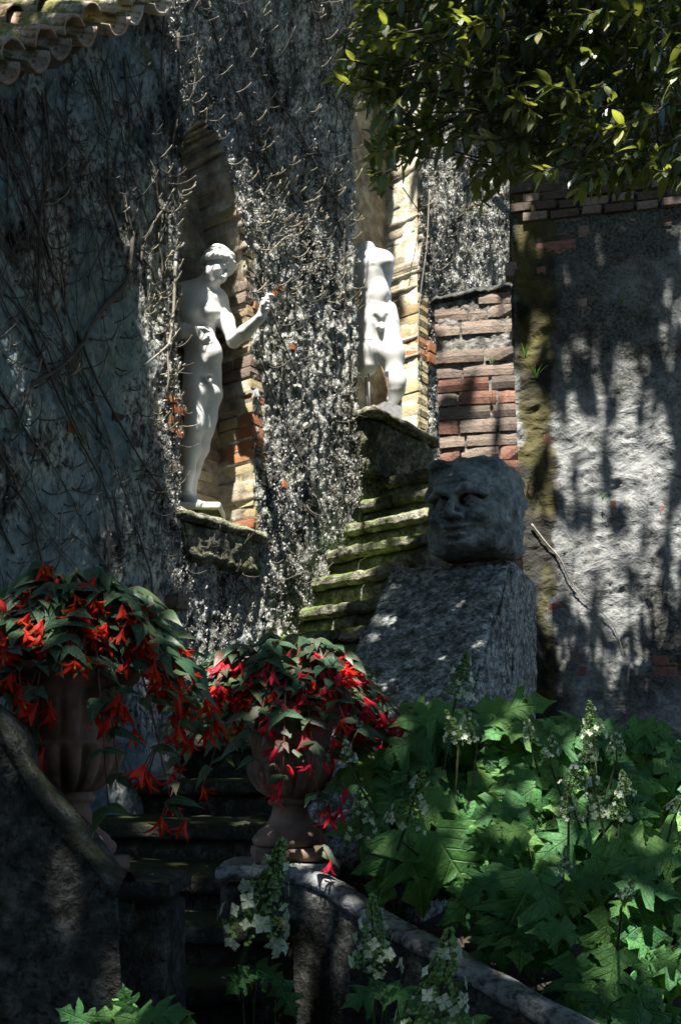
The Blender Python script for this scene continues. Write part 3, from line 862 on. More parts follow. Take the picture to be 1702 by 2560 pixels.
# ------------------------------------------------------------------ stairs
TL = Vector((0.31, 6.38, 0)); TRr = Vector((1.03, 5.97, 0)); RD = Vector((0.35, 0.937, 0))
stairs = thing('stone_staircase', 'worn mossy stone staircase climbing between the wall and the sloping parapet', 'staircase', (-0.2, 5.5, 0.5))
nose = []
for zt in (3.87, 3.66, 3.45, 3.23, 3.00, 2.77, 2.55, 2.33, 2.10, 1.86, 1.60):
    s = float(np.interp(zt, [1.6, 2.77, 3.66, 3.95], [-0.72, 0.76, 1.46, 1.75]))
    L = WP(s, 0, -0.12)
    if zt > 2.9:
        R = TL.lerp(Vector((0.72, 6.98, 0)), (zt - 2.95) / 0.75)
    else:
        R = TL - RD * ((2.959 - zt) / 0.88 - 0.16)
    R = R + (R - L).normalized() * 0.10
    nose.append((zt, L, R))
nose += [(1.40, Vector((-1.45, 4.82, 0)), Vector((-0.1, 4.5, 0))), (1.22, Vector((-1.2, 4.05, 0)), Vector((-0.12, 3.98, 0))),
         (1.07, Vector((-1.0, 3.72, 0)), Vector((-0.2, 3.68, 0))), (0.90, Vector((-0.9, 3.46, 0)), Vector((-0.25, 3.42, 0))), (0.74, Vector((-0.9, 3.2, 0)), Vector((-0.25, 3.15, 0)))]
for i, (zt, L, R) in enumerate(nose):
    e = (R - L).normalized(); back = Vector((-e.y, e.x, 0))
    dep = 0.62 if zt > 1.5 else 0.9
    h = 0.085
    cuts = [0.0, 1.0] if zt < 1.7 else [0.0, random.uniform(0.3, 0.7), 1.0]
    for ci in range(len(cuts) - 1):
        A = L.lerp(R, cuts[ci]) + e * 0.004 + back * random.uniform(-0.012, 0.012); B = L.lerp(R, cuts[ci + 1]) - e * 0.004 + back * random.uniform(-0.012, 0.012)
        dz = random.uniform(-0.008, 0.008)
        c8 = [A + ZU * (zt - h), B + ZU * (zt - h), A + back * dep + ZU * (zt - h), B + back * dep + ZU * (zt - h),
              A + ZU * (zt + dz), B + ZU * (zt - dz), A + back * dep + ZU * (zt + 0.01), B + back * dep + ZU * (zt + 0.01)]
        V, Fc = rock_box(c8, (34, 18, 6), 0.013, 7, 0.022, i * 7 + ci * 3, 0.009)
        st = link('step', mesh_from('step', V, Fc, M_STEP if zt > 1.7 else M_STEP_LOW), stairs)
    c8 = [L + back * 0.05 + ZU * (zt - 0.5), R + back * 0.05 + ZU * (zt - 0.5), L + back * dep + ZU * (zt - 0.5), R + back * dep + ZU * (zt - 0.5),
          L + back * 0.05 + ZU * (zt - h + .01), R + back * 0.05 + ZU * (zt - h + .01), L + back * dep + ZU * (zt - h + .01), R + back * dep + ZU * (zt - h + .01)]
    V, Fc = rock_box(c8, (36, 6, 10), 0.02, 7, 0.03, i * 7 + 3, 0.008)
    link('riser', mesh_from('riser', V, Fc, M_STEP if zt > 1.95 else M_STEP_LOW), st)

# ------------------------------------------------------------------ sloping parapet that carries the carved head
parapet = thing('sloping_parapet', 'broad sloping stone parapet crusted with lichen, running down below the carved head', 'parapet', (0.4, 5.6, 0))
back = RD * 0.85
c8 = [TL + ZU * 0.2, TRr + ZU * 0.2, TL + back + ZU * 0.2, TRr + back + ZU * 0.2,
      TL + ZU * 2.95, TRr + ZU * 2.93, TL + back + ZU * 2.96, TRr + back + ZU * 2.94]
V, Fc = rock_box(c8, (44, 50, 90), 0.016, 7, 0.06, 61, 0.008)
link('platform', mesh_from('platform', V, Fc, M_RAMP), parapet)
L0, R0_ = TL + RD * 0.01, TRr + RD * 0.01
fr = RD * -2.0
c8 = [L0 + fr + ZU * 0.2, R0_ + fr + ZU * 0.2, L0 + ZU * 0.2, R0_ + ZU * 0.2,
      L0 + fr + ZU * 1.22, R0_ + fr + ZU * 1.2, L0 + ZU * 2.955, R0_ + ZU * 2.925]
V, Fc = rock_box(c8, (44, 120, 60), 0.022, 7, 0.06, 67, 0.016)
link('ramp', mesh_from('ramp', V, Fc, M_RAMP), parapet)
# ------------------------------------------------------------------ statues
def nv(v): v = np.array(v, dtype=np.float64); return v / np.linalg.norm(v)

def build_youth():
    B0 = P(505, 1272, 6.33)
    def J(px, py, dy=0.0): return tuple(P(px, py, 6.33 + dy) - B0)
    V = Vol((-0.36, -0.36, -0.04), (0.50, 0.30, 1.70), 0.0062)
    # trunk (weight on the near leg, hips swung to the left of the picture)
    V.ell(J(496, 775, 0.03), (0.142, 0.100, 0.155), 0.05)
    V.ell(J(488, 742, 0.05), (0.165, 0.085, 0.085), 0.05)
    V.ell(J(498, 850, 0.03), (0.108, 0.080, 0.13), 0.06)
    V.ell(J(504, 905, 0.03), (0.108, 0.084, 0.105), 0.05)
    V.ell(J(520, 880, -0.03), (0.085, 0.06, 0.10), 0.05)
    # pectorals, belly, flank
    V.ell(J(526, 782, -0.050), (0.066, 0.045, 0.050), 0.035)
    V.ell(J(480, 782, -0.055), (0.072, 0.045, 0.052), 0.035)
    V.ell(J(516, 838, -0.045), (0.05, 0.03, 0.06), 0.03)
    V.ell(J(540, 890, 0.02), (0.04, 0.06, 0.05), 0.035)
    V.cap(J(503, 780, -0.098), J(512, 895, -0.092), 0.009, 0.007, 0.03, True)
    V.cap(J(478, 905, -0.070), J(512, 938, -0.085), 0.008, 0.008, 0.03, True)
    V.cap(J(552, 908, -0.040), J(530, 938, -0.080), 0.008, 0.008, 0.03, True)
    V.cap(J(462, 808, -0.085), J(500, 812, -0.105), 0.008, 0.008, 0.02, True)
    V.cap(J(508, 812, -0.105), J(545, 806, -0.060), 0.008, 0.008, 0.02, True)
    V.ell(J(514, 882, -0.098), (0.007, 0.012, 0.007), 0.012, None, True)
    # shoulders and neck
    V.ell(J(446, 745, 0.03), (0.07, 0.07, 0.075), 0.05)
    V.ell(J(545, 752, 0.05), (0.062, 0.065, 0.07), 0.05)
    V.cap(J(512, 738, 0.04), J(525, 694, 0.01), 0.058, 0.050, 0.035)
    V.cap(J(470, 728, 0.04), J(514, 712, 0.04), 0.04, 0.045, 0.05)
    V.cap(J(505, 742, -0.03), J(468, 736, -0.02), 0.012, 0.012, 0.03)
    V.cap(J(522, 742, -0.03), J(546, 744, 0.0), 0.012, 0.012, 0.03)
    # arm that is held out over the wall
    V.chain([J(549, 755, 0.05), J(566, 805, 0.045), J(584, 852, -0.03)], [0.052, 0.050, 0.040], 0.03)
    V.chain([J(584, 852, -0.03), J(612, 832, -0.115), J(652, 793, -0.20)], [0.041, 0.043, 0.027], 0.02)
    V.chain([J(652, 793, -0.20), J(660, 772, -0.205)], [0.026, 0.030], 0.015)
    J0 = J
    J = lambda px, py, dy=0.0: J0(px, py, dy - 0.225)
    V.ell(J(664, 760, 0.02), (0.032, 0.026, 0.038), 0.012)
    for i, (dx, dz) in enumerate(((-9, 0), (-9, -9), (-8, 9), (-6, 17))):        # closed fingers round a broken shaft
        V.chain([J(668 + 3, 758 + dz, 0.035), J(668, 756 + dz, -0.008), J(660 + dx * .3, 757 + dz, -0.014), J(657, 759 + dz, 0.012)], [0.0095, 0.0095, 0.009, 0.008], 0.006)
    V.chain([J(655, 775, 0.0), J(657, 762, -0.022), J(664, 752, -0.024)], [0.012, 0.011, 0.009], 0.008)
    V.cap(J(668, 770, 0.01), J(674, 741, 0.01), 0.017, 0.018, 0.008)
    V.ell(J(675, 741, 0.01), (0.030, 0.028, 0.014), 0.008)
    J = J0
    # arm across the belly
    V.chain([J(446, 748, 0.03), J(428, 800, 0.0), J(434, 838, -0.08)], [0.055, 0.050, 0.042], 0.03)
    V.chain([J(434, 838, -0.08), J(458, 826, -0.135), J(484, 824, -0.150)], [0.043, 0.042, 0.029], 0.02)
    V.ell(J(499, 831, -0.148), (0.036, 0.017, 0.027), 0.014, np.array([[0.75, 0, 0.66], [0, 1, 0], [-0.66, 0, 0.75]]).T)
    for i, ln in enumerate((1.0, 1.08, 1.0, 0.8)):
        kx, ky = 513 - 4.4 * i, 830 + 4.8 * i
        V.chain([J(kx - 4, ky - 5, -0.150), J(kx + 7 * ln, ky + 10 * ln, -0.152), J(kx + 12 * ln, ky + 22 * ln, -0.135)], [0.0105, 0.0098, 0.0078], 0.004)
    V.chain([J(497, 821, -0.155), J(512, 822, -0.160), J(524, 829, -0.150)], [0.012, 0.0105, 0.008], 0.006)
    # legs
    V.chain([J(488, 925, 0.01), J(486, 985, -0.025), J(487, 1050, -0.045), J(486, 1075, -0.045)], [0.078, 0.071, 0.053, 0.049], 0.045)
    V.ell(J(490, 1066, -0.068), (0.034, 0.026, 0.044), 0.04)
    V.chain([J(486, 1075, -0.040), J(480, 1120, -0.012), J(471, 1180, -0.010), J(466, 1236, -0.010)], [0.050, 0.054, 0.038, 0.030], 0.04)
    V.chain([J(466, 1240, 0.005), J(480, 1256, -0.03), J(508, 1266, -0.075), J(526, 1270, -0.105)], [0.037, 0.033, 0.026, 0.014], 0.02)
    for q in range(5):
        V.cap(J(512 + q * 4.2, 1268, -0.105 + q * 0.014), J(520 + q * 5.0, 1271, -0.120 + q * 0.018), 0.0105, 0.009, 0.006)
    V.chain([J(528, 930, 0.03), J(530, 985, 0.045), J(522, 1045, 0.055), J(516, 1072, 0.055)], [0.068, 0.062, 0.049, 0.045], 0.035)
    V.chain([J(516, 1072, 0.06), J(503, 1120, 0.085), J(486, 1180, 0.085), J(476, 1236, 0.075)], [0.048, 0.049, 0.035, 0.028], 0.03)
    V.chain([J(476, 1240, 0.08), J(492, 1258, 0.05), J(512, 1266, 0.02)], [0.034, 0.030, 0.018], 0.02)
    V.cap(J(502, 940, -0.085), J(522, 958, -0.06), 0.012, 0.012, 0.03, True)          # groin fold
    V.ell(J(525, 948, -0.056), (0.022, 0.020, 0.025), 0.020)
    V.ell(J(526, 953, -0.075), (0.010, 0.010, 0.018), 0.014)
    # tree-stump support and base
    V.chain([J(462, 1268, 0.07), J(458, 1150, 0.07), J(456, 1075, 0.05)], [0.075, 0.06, 0.05], 0.03)
    V.rbox((0.0, 0.0, -0.016), (0.135, 0.14, 0.024), 0.015, 0.012)
    # head
    f = nv((0.70, -0.47, -0.53)); u = nv((0.59, 0.0, 0.80)); u = nv(u - f * (u @ f)); r = np.cross(f, u)
    C = np.array(J(543, 669, -0.005)); R = np.stack([f, r, u], 1)
    H = lambda a, b, c: tuple(C + f * a + r * b + u * c)
    V.ell(H(-0.020, 0, 0.035), (0.096, 0.078, 0.082), 0.03, R)
    V.ell(H(0.026, 0, -0.032), (0.062, 0.060, 0.088), 0.03, R)
    V.ell(H(0.060, 0, -0.098), (0.020, 0.024, 0.018), 0.02, R)
    for sg in (1, -1):
        V.chain([H(-0.015, sg * 0.050, -0.040), H(0.015, sg * 0.043, -0.075), H(0.055, sg * 0.014, -0.100)], [0.010, 0.013, 0.014], 0.025)   # jaw
        V.ell(H(0.055, sg * 0.036, -0.030), (0.024, 0.022, 0.024), 0.02, R)                    # cheek
        V.ell(H(0.090, sg * 0.031, 0.002), (0.016, 0.020, 0.012), 0.010, R, True)              # eye socket
        V.ell(H(0.074, sg * 0.030, 0.000), (0.010, 0.014, 0.010), 0.004, R)
        V.chain([H(0.086, sg * 0.010, 0.016), H(0.082, sg * 0.032, 0.020), H(0.062, sg * 0.052, 0.012)], [0.007, 0.007, 0.005], 0.008)   # brow
        V.ell(H(0.092, sg * 0.012, -0.043), (0.010, 0.008, 0.008), 0.006, R)
    V.cap(H(0.086, 0, 0.022), H(0.110, 0, -0.036), 0.0085, 0.0115, 0.008)
    V.cap(H(0.083, 0.018, -0.064), H(0.083, -0.018, -0.064), 0.007, 0.007, 0.006)
    V.cap(H(0.092, 0.004, -0.062), H(0.092, -0.004, -0.062), 0.007, 0.007, 0.008)
    V.cap(H(0.081, 0.014, -0.079), H(0.081, -0.014, -0.079), 0.008, 0.008, 0.006)
    V.cap(H(0.097, 0.020, -0.0715), H(0.097, -0.020, -0.0715), 0.0035, 0.0035, 0.005, True)
    # hair: smooth crown, deep wavy roll along the hairline, knot behind
    V.ell(H(-0.034, 0, 0.062), (0.100, 0.084, 0.078), 0.015, R)
    for sg in (1, -1):
        path_h = [(0.072, 0.008, 0.070), (0.062, 0.042, 0.064), (0.036, 0.068, 0.046), (0.002, 0.080, 0.022), (-0.036, 0.078, 0.002), (-0.070, 0.060, -0.016), (-0.096, 0.030, -0.024)]
        pts = []
        for i in range(len(path_h) - 1):
            for q in range(3):
                t = q / 3
                pts.append([path_h[i][m] * (1 - t) + path_h[i + 1][m] * t for m in range(3)])
        V.chain([H(a, sg * b, c) for a, b, c in pts], [0.020] * len(pts), 0.006)
        for i, (a, b, c) in enumerate(pts):
            V.ell(H(a + 0.003, sg * b * 1.05, c + (0.012 if i % 2 else -0.008)), (0.015, 0.014, 0.016), 0.005, R)
            if i % 2 == 0:
                V.cap(H(a * 1.08 - 0.004, sg * b * 1.16, c + 0.020), H(a * 1.10 + 0.002, sg * b * 1.22, c - 0.018), 0.004, 0.004, 0.005, True)
        for i in range(6):                                                                 # combed waves over the crown
            t = i / 5
            V.chain([H(0.060 - 0.12 * t, sg * (0.028 + 0.030 * math.sin(t * 3)), 0.112 - 0.02 * t), H(0.035 - 0.12 * t, sg * (0.058 + 0.022 * math.sin(t * 3)), 0.092 - 0.03 * t), H(0.020 - 0.11 * t, sg * 0.076, 0.060 - 0.03 * t)], [0.004, 0.004, 0.003], 0.006, True)
    V.ell(H(-0.120, 0.010, 0.050), (0.030, 0.036, 0.032), 0.010, R)
    V.ell(H(0.040, 0.0, 0.108), (0.026, 0.034, 0.020), 0.010, R)
    return V.mesh()
youth = thing('marble_statue', 'white statue of a nude youth with one arm held out, standing in the near niche', 'statue', tuple(P(505, 1272, 6.33)))
Vv, Ff = build_youth()
link('figure', mesh_from('figure', Vv + np.array(youth.location), Ff, M_MARBLE), youth)

def build_torso():
    k = 0.0031
    def J(px, py, dy=0.0): return ((px - 950) * k, dy, (1067 - py) * k)
    V = Vol((-0.34, -0.28, 0.12), (0.30, 0.28, 1.52), 0.0075)
    V.ell(J(930, 675, 0.0), (0.165, 0.115, 0.155), 0.05)
    V.ell(J(922, 640, 0.02), (0.185, 0.09, 0.07), 0.06)
    V.ell(J(936, 735, 0.0), (0.130, 0.095, 0.14), 0.06)
    V.ell(J(944, 785, 0.0), (0.142, 0.105, 0.10), 0.05)
    V.ell(J(955, 662, -0.075), (0.075, 0.045, 0.052), 0.03)
    V.ell(J(908, 664, -0.075), (0.075, 0.045, 0.052), 0.03)
    V.ell(J(948, 735, -0.07), (0.06, 0.035, 0.085), 0.03)
    V.ell(J(980, 770, 0.0), (0.035, 0.06, 0.05), 0.03)
    V.cap(J(932, 680, -0.125), J(945, 775, -0.115), 0.007, 0.007, 0.03, True)
    V.cap(J(912, 640, 0.01), J(914, 610, 0.01), 0.075, 0.068, 0.035)                 # broken neck
    V.ell(J(890, 648, 0.01), (0.075, 0.07, 0.075), 0.04)
    V.ell(J(962, 648, 0.01), (0.062, 0.065, 0.065), 0.04)
    V.cap(J(876, 655, 0.01), J(870, 685, 0.01), 0.058, 0.052, 0.02)
    V.chain([J(966, 810, 0.0), J(978, 880, -0.01), J(988, 950, -0.035), J(990, 975, -0.04)], [0.102, 0.090, 0.068, 0.062], 0.06)
    V.ell(J(992, 962, -0.065), (0.045, 0.035, 0.045), 0.03)
    V.chain([J(990, 975, -0.03), J(982, 992, 0.0)], [0.062, 0.050], 0.02)
    V.chain([J(920, 815, 0.01), J(918, 870, 0.01), J(916, 908, 0.01)], [0.098, 0.088, 0.080], 0.05)
    V.cap(J(936, 802, -0.11), J(952, 822, -0.09), 0.010, 0.010, 0.03, True)
    V.cap(J(966, 800, -0.11), J(956, 822, -0.09), 0.010, 0.010, 0.03, True)
    V.ell(J(952, 823, -0.085), (0.028, 0.024, 0.028), 0.018)
    V.ell(J(953, 830, -0.104), (0.012, 0.013, 0.018), 0.012)
    V.rbox((-0.10, 0.0, (1067 - 930) * k - 0.08), (0.16, 0.16, 0.0665), 0.003, 0.004, None, True)   # sawn-off thigh
    V.rbox(J(912, 596, 0.0), (0.13, 0.13, 0.03), 0.003, 0.006, None, True)                           # sawn-off neck
    return V.mesh()
tl = P(950, 1067, 7.72)
tl.z = SILL2
torso = thing('marble_torso', 'headless white torso with one leg on a small block, in the far niche', 'statue', tuple(tl))
Vv, Ff = build_torso()
link('figure', mesh_from('figure', Vv + np.array(torso.location), Ff, M_MARBLE), torso)
mb = MB()
a = P(914, 925, 7.74); mb.tube([a, Vector((a.x + 0.012, a.y, SILL2 + 0.01))], 0.009, 8)
a = P(921, 905, 7.70); mb.tube([a, Vector((a.x + 0.012, a.y, SILL2 + 0.01))], 0.005, 8)
mb.build('support_rod', M_METAL, torso)
bc = P(966, 1070, 7.66); bc.z = SILL2
U, Fc = box_grid((2, 2, 2))
ang = math.radians(35)
Vb_ = (U - np.array([0.5, 0.5, 0])) * np.array([0.17, 0.17, 0.15])
Vb_ = np.stack([Vb_[:, 0] * math.cos(ang) - Vb_[:, 1] * math.sin(ang), Vb_[:, 0] * math.sin(ang) + Vb_[:, 1] * math.cos(ang), Vb_[:, 2]], -1) + np.array(bc)
link('base_block', mesh_from('base_block', Vb_, Fc, M_METAL, False), torso)

def build_head():
    f = nv((-0.47, -0.88, 0.0)); u = np.array((0, 0, 1.0)); r = np.cross(f, u); r = -r if r[0] < 0 else r
    R = np.stack([f, r, u], 1)
    C = np.array((0.0, 0.0, 0.31))
    H = lambda a, b, c: tuple(C + f * a + r * b + u * c)
    V = Vol((-0.48, -0.50, -0.02), (0.48, 0.48, 0.72), 0.0075)
    rg = np.random.default_rng(5)
    # block: back of the head and neck left rough, face plane in front
    V.rbox(H(-0.04, 0, -0.005), (0.215, 0.222, 0.292), 0.07, 0.02, R)
    V.ell(H(0.06, 0, 0.11), (0.205, 0.200, 0.185), 0.06, R)               # skull and forehead
    V.ell(H(0.10, 0, -0.06), (0.155, 0.178, 0.190), 0.06, R)               # face
    V.ell(H(0.12, 0, -0.20), (0.120, 0.120, 0.090), 0.05, R)               # jaw
    V.ell(H(0.215, 0, -0.262), (0.045, 0.075, 0.036), 0.04, R)             # chin
    HF = lambda a, b, c: H(a, b, c - 0.052)
    for sg in (1, -1):
        V.ell(HF(0.250, sg * 0.082, 0.045), (0.080, 0.068, 0.046), 0.022, R, True)          # eye socket
        V.chain([HF(0.262, sg * 0.018, 0.085), HF(0.268, sg * 0.075, 0.108), HF(0.215, sg * 0.160, 0.080)], [0.022, 0.027, 0.020], 0.015)    # brow
        V.ell(HF(0.205, sg * 0.083, 0.036), (0.036, 0.040, 0.027), 0.006, R)                # eyeball
        V.chain([HF(0.232, sg * 0.042, 0.044), HF(0.242, sg * 0.083, 0.064), HF(0.205, sg * 0.130, 0.040)], [0.008, 0.010, 0.008], 0.006)   # upper lid
        V.chain([HF(0.230, sg * 0.045, 0.020), HF(0.236, sg * 0.083, 0.010), HF(0.205, sg * 0.128, 0.024)], [0.007, 0.008, 0.007], 0.006)   # lower lid
        V.ell(HF(0.198, sg * 0.128, -0.045), (0.060, 0.052, 0.050), 0.035, R)               # cheek
        V.chain([HF(0.272, sg * 0.048, -0.055), HF(0.256, sg * 0.098, -0.105), HF(0.215, sg * 0.120, -0.175)], [0.010, 0.013, 0.010], 0.018, True)   # laugh line
        V.ell(HF(0.272, sg * 0.034, -0.062), (0.032, 0.022, 0.020), 0.012, R)               # nostril wing
        V.ell(HF(0.292, sg * 0.016, -0.082), (0.014, 0.009, 0.008), 0.005, R, True)
    V.cap(HF(0.246, 0, 0.085), HF(0.312, 0, -0.045), 0.017, 0.024, 0.016)                    # nose
    V.ell(HF(0.308, 0, -0.058), (0.028, 0.027, 0.024), 0.012, R)
    # grinning mouth
    V.chain([HF(0.222, -0.098, -0.118), HF(0.262, -0.045, -0.143), HF(0.272, 0, -0.148), HF(0.262, 0.045, -0.143), HF(0.222, 0.098, -0.118)], [0.008, 0.013, 0.014, 0.013, 0.008], 0.010, True)
    V.chain([HF(0.218, -0.090, -0.100), HF(0.262, -0.035, -0.118), HF(0.268, 0, -0.122), HF(0.262, 0.035, -0.118), HF(0.218, 0.090, -0.100)], [0.009, 0.015, 0.013, 0.015, 0.009], 0.008)
    V.chain([HF(0.215, -0.085, -0.145), HF(0.252, -0.035, -0.175), HF(0.258, 0, -0.178), HF(0.252, 0.035, -0.175), HF(0.215, 0.085, -0.145)], [0.009, 0.017, 0.019, 0.017, 0.009], 0.010)
    V.cap(H(0.255, -0.040, -0.248), H(0.255, 0.040, -0.248), 0.010, 0.010, 0.018, True)
    for c_ in (0.105, 0.140, 0.17):                                                             # furrowed forehead
        V.chain([H(0.245, -0.10, c_), H(0.262, 0, c_ - 0.012), H(0.245, 0.10, c_)], [0.004, 0.005, 0.004], 0.012, True)
    # hair: rough curls on both sides and over the brow
    for i in range(170):
        a = rg.uniform(-0.24, 0.10); sg = rg.choice([-1, 1]); c = rg.uniform(-0.24, 0.24)
        V.ell(H(a, sg * (0.200 + rg.uniform(-0.014, 0.012)), c), (rg.uniform(0.014, 0.032), 0.022, rg.uniform(0.016, 0.036)), 0.012, R)
    for i in range(30):
        a = rg.uniform(-0.2, 0.16); b = rg.uniform(-0.19, 0.16)
        V.ell(H(a, b, 0.282 + rg.uniform(-0.02, 0.008)), (0.036, 0.036, 0.020), 0.018, R)
    for i in range(7):
        t = i / 6
        V.ell(H(0.20 - 0.06 * abs(t - 0.4), -0.17 + 0.22 * t, 0.252 + 0.012 * math.sin(t * 9)), (0.036, 0.030, 0.028), 0.010, R)
    V.ell(H(0.235, -0.06, 0.218), (0.02, 0.06, 0.014), 0.012, R, True)
    V.ell(H(0.10, -0.222, 0.10), (0.045, 0.030, 0.055), 0.015, R)                         # ear
    V.ell(H(0.10, 0.215, 0.05), (0.040, 0.028, 0.055), 0.015, R)
    Vv, Ff = V.mesh()
    av = (Vv - C) @ f
    Vv = Vv + np.where(av > 0.17, (av - 0.17) * 0.45, 0)[:, None] * f
    n = Vv.copy()
    for q in range(3):
        Vv[:, q] += (fbm(n * 14, 4, 200 + q) - 0.5) * (0.007 + 0.02 * np.clip((np.abs((n - C) @ r) - 0.15) / 0.06, 0, 1))
    Vv = Vv * np.array([1.10, 1.08, 0.94], dtype=np.float32)
    return Vv, Ff
hl = P(1184, 1412, 6.10); hl.z = 2.945
Vv, Ff = build_head()
head = link('carved_head', mesh_from('carved_head', Vv, Ff, M_HEADSTONE), None, Matrix.Translation(hl))
tag(head, 'large blocky grey stone head with a grinning face, on top of the sloping parapet', 'sculpture')
# ------------------------------------------------------------------ pedestals, curved parapets, coping
def pedestal(name, label, x0, x1, y0, y1, zt, seed, mat, capmat):
    o = thing(name, label, 'pedestal', ((x0 + x1) / 2, (y0 + y1) / 2, 0))
    zc = zt - 0.07
    c8 = [(x0, y0, 0), (x1, y0, 0), (x0, y1, 0), (x1, y1, 0), (x0, y0, zc), (x1, y0, zc), (x0, y1, zc), (x1, y1, zc)]
    V, Fc = rock_box(c8, (24, 24, 70), 0.014, 8, 0.04, seed, 0.006)
    link('shaft', mesh_from('shaft', V, Fc, mat), o)
    q = 0.018
    c8 = [(x0 - q, y0 - q, zc + .004), (x1 + q, y0 - q, zc + .004), (x0 - q, y1 + q, zc + .004), (x1 + q, y1 + q, zc + .004),
          (x0 - q, y0 - q, zt), (x1 + q, y0 - q, zt), (x0 - q, y1 + q, zt), (x1 + q, y1 + q, zt)]
    V, Fc = rock_box(c8, (28, 28, 5), 0.008, 10, 0.035, seed + 3, 0.003)
    link('cap_stone', mesh_from('cap_stone', V, Fc, capmat), o)
    return o
UR = Vector((-0.207, 4.12, 1.27)); UL = Vector((-0.858, 3.13, 1.305))
pedestal('stone_pedestal', 'weathered stone pedestal under the right-hand urn, beside the curved handrail', -0.475, -0.02, 3.90, 4.36, 1.268, 71, M_DARKSTONE, M_COPING)
pedestal('stone_pedestal', 'dark stone pedestal under the left-hand urn, at the left of the lower steps', -1.12, -0.515, 2.93, 3.36, 1.302, 75, M_DARKSTONE, M_DARKSTONE)

# left parapet: solid wall whose top sweeps down to the pedestal
prof = [(-400, 1500), (-260, 1600), (-120, 1700), (-40, 1750), (10, 1790), (38, 1840), (60, 1905), (95, 1955), (130, 2000), (165, 2040), (200, 2082), (235, 2125), (268, 2172), (300, 2190)]
tops = [P(a, b, 2.72) for a, b in prof]
nu, nv_, nt = 90, 60, 6
px_ = np.linspace(tops[0].x, tops[-1].x, nu)
ztop = np.interp(px_, [t.x for t in tops], [t.z for t in tops])
V = []; Fc = []
ring = []
for i in range(nu):
    prof_ring = []
    zt = ztop[i]
    for k in range(nv_): prof_ring.append((px_[i], 2.72, zt - 0.05 - (zt - 0.05) * (1 - k / (nv_ - 1))))
    for k in range(7):
        a = math.pi * k / 6
        prof_ring.append((px_[i], 2.82 - math.cos(a) * 0.115, zt - 0.05 + math.sin(a) * 0.055))
    for k in range(8): prof_ring.append((px_[i], 2.92, (zt - 0.05) * (1 - k / 7)))
    ring.append(prof_ring)
A = np.array(ring, dtype=np.float32)
sh_ = A.shape
A = A.reshape(-1, 3)
for q in range(3): A[:, q] += (fbm(A * 8, 4, 90 + q) - 0.5) * 0.026
ii = np.arange(len(A)).reshape(sh_[:2])
Fp = np.stack([ii[:-1, :-1], ii[1:, :-1], ii[1:, 1:], ii[:-1, 1:]], -1).reshape(-1, 4)
tag(link('curved_parapet', mesh_from('curved_parapet', A, Fp, M_DARKSTONE)), 'dark sweeping parapet wall in the lower left corner, in front of the left urn', 'parapet')

# right balustrade wall with its rounded coping
cp = [(690, 2168, 3.94), (760, 2172, 3.90), (830, 2198, 3.80), (880, 2232, 3.70), (930, 2268, 3.60), (1030, 2322, 3.40), (1150, 2386, 3.20), (1300, 2472, 3.00), (1500, 2575, 2.76), (1650, 2660, 2.60), (1900, 2800, 2.4)]
cpts = [P(*c) for c in cp]
def smooth_path(pts, n):
    out = []
    for i in range(len(pts) - 1):
        p0 = pts[max(i - 1, 0)]; p1 = pts[i]; p2 = pts[i + 1]; p3 = pts[min(i + 2, len(pts) - 1)]
        for j in range(n):
            t = j / n
            out.append(0.5 * ((2 * p1) + (p2 - p0) * t + (2 * p0 - 5 * p1 + 4 * p2 - p3) * t * t + (3 * p1 - p0 - 3 * p2 + p3) * t ** 3))
    out.append(pts[-1])
    return out
path = smooth_path(cpts, 12)
hand = thing('curved_handrail', 'pale rounded stone handrail sweeping down to the lower right on a dark wall', 'handrail', tuple(cpts[2] - Vector((0, 0, cpts[2].z))))
joint = 12 * 5      # joint between two coping stones
for a, b, nm in ((0, joint, 'coping_stone'), (joint, len(path) - 1, 'coping_stone')):
    seg = path[a:b + 1]
    V = []; n = 14
    for i, p in enumerate(seg):
        t = (seg[min(i + 1, len(seg) - 1)] - seg[max(i - 1, 0)]).normalized()
        sd = t.cross(ZU).normalized(); up = sd.cross(t).normalized()
        endk = 0.86 if i in (0, len(seg) - 1) else 1.0
        for k in range(n):
            an = 2 * math.pi * k / n
            c, s_ = math.cos(an), math.sin(an)
            V.append(p - up * 0.034 + (sd * math.copysign(abs(c) ** 0.8, c) * 0.052 + up * math.copysign(abs(s_) ** 0.8, s_) * (0.040 if s_ > 0 else 0.03)) * endk)
    V = np.array([tuple(x) for x in V], dtype=np.float32)
    for q in range(3): V[:, q] += (fbm(V * 13, 3, 120 + q) - 0.5) * 0.012
    Fc = []
    for i in range(len(seg) - 1):
        for k in range(n):
            Fc.append((i * n + k, i * n + (k + 1) % n, (i + 1) * n + (k + 1) % n, (i + 1) * n + k))
    Fc.append(tuple(range(n - 1, -1, -1))); Fc.append(tuple((len(seg) - 1) * n + k for k in range(n)))
    link(nm, mesh_from(nm, V, Fc, M_COPING), hand)
V = []; Fc = []; m_ = 26
for i, p in enumerate(path):
    t = (path[min(i + 1, len(path) - 1)] - path[max(i - 1, 0)]); t.z = 0; t.normalize()
    sd = t.cross(ZU).normalized()
    for k in range(m_): V.append((p.x + sd.x * 0.04, p.y + sd.y * 0.04, (p.z - 0.055) * (k / (m_ - 1))))
    for k in range(4): V.append((p.x - sd.x * 0.045, p.y - sd.y * 0.045, (p.z - 0.055) * (1 - k / 3)))
V = np.array(V, dtype=np.float32)
for q in range(3): V[:, q] += (fbm(V * 9, 4, 140 + q) - 0.5) * 0.02
w = m_ + 4
for i in range(len(path) - 1):
    for k in range(w):
        Fc.append((i * w + k, (i + 1) * w + k, (i + 1) * w + (k + 1) % w, i * w + (k + 1) % w))
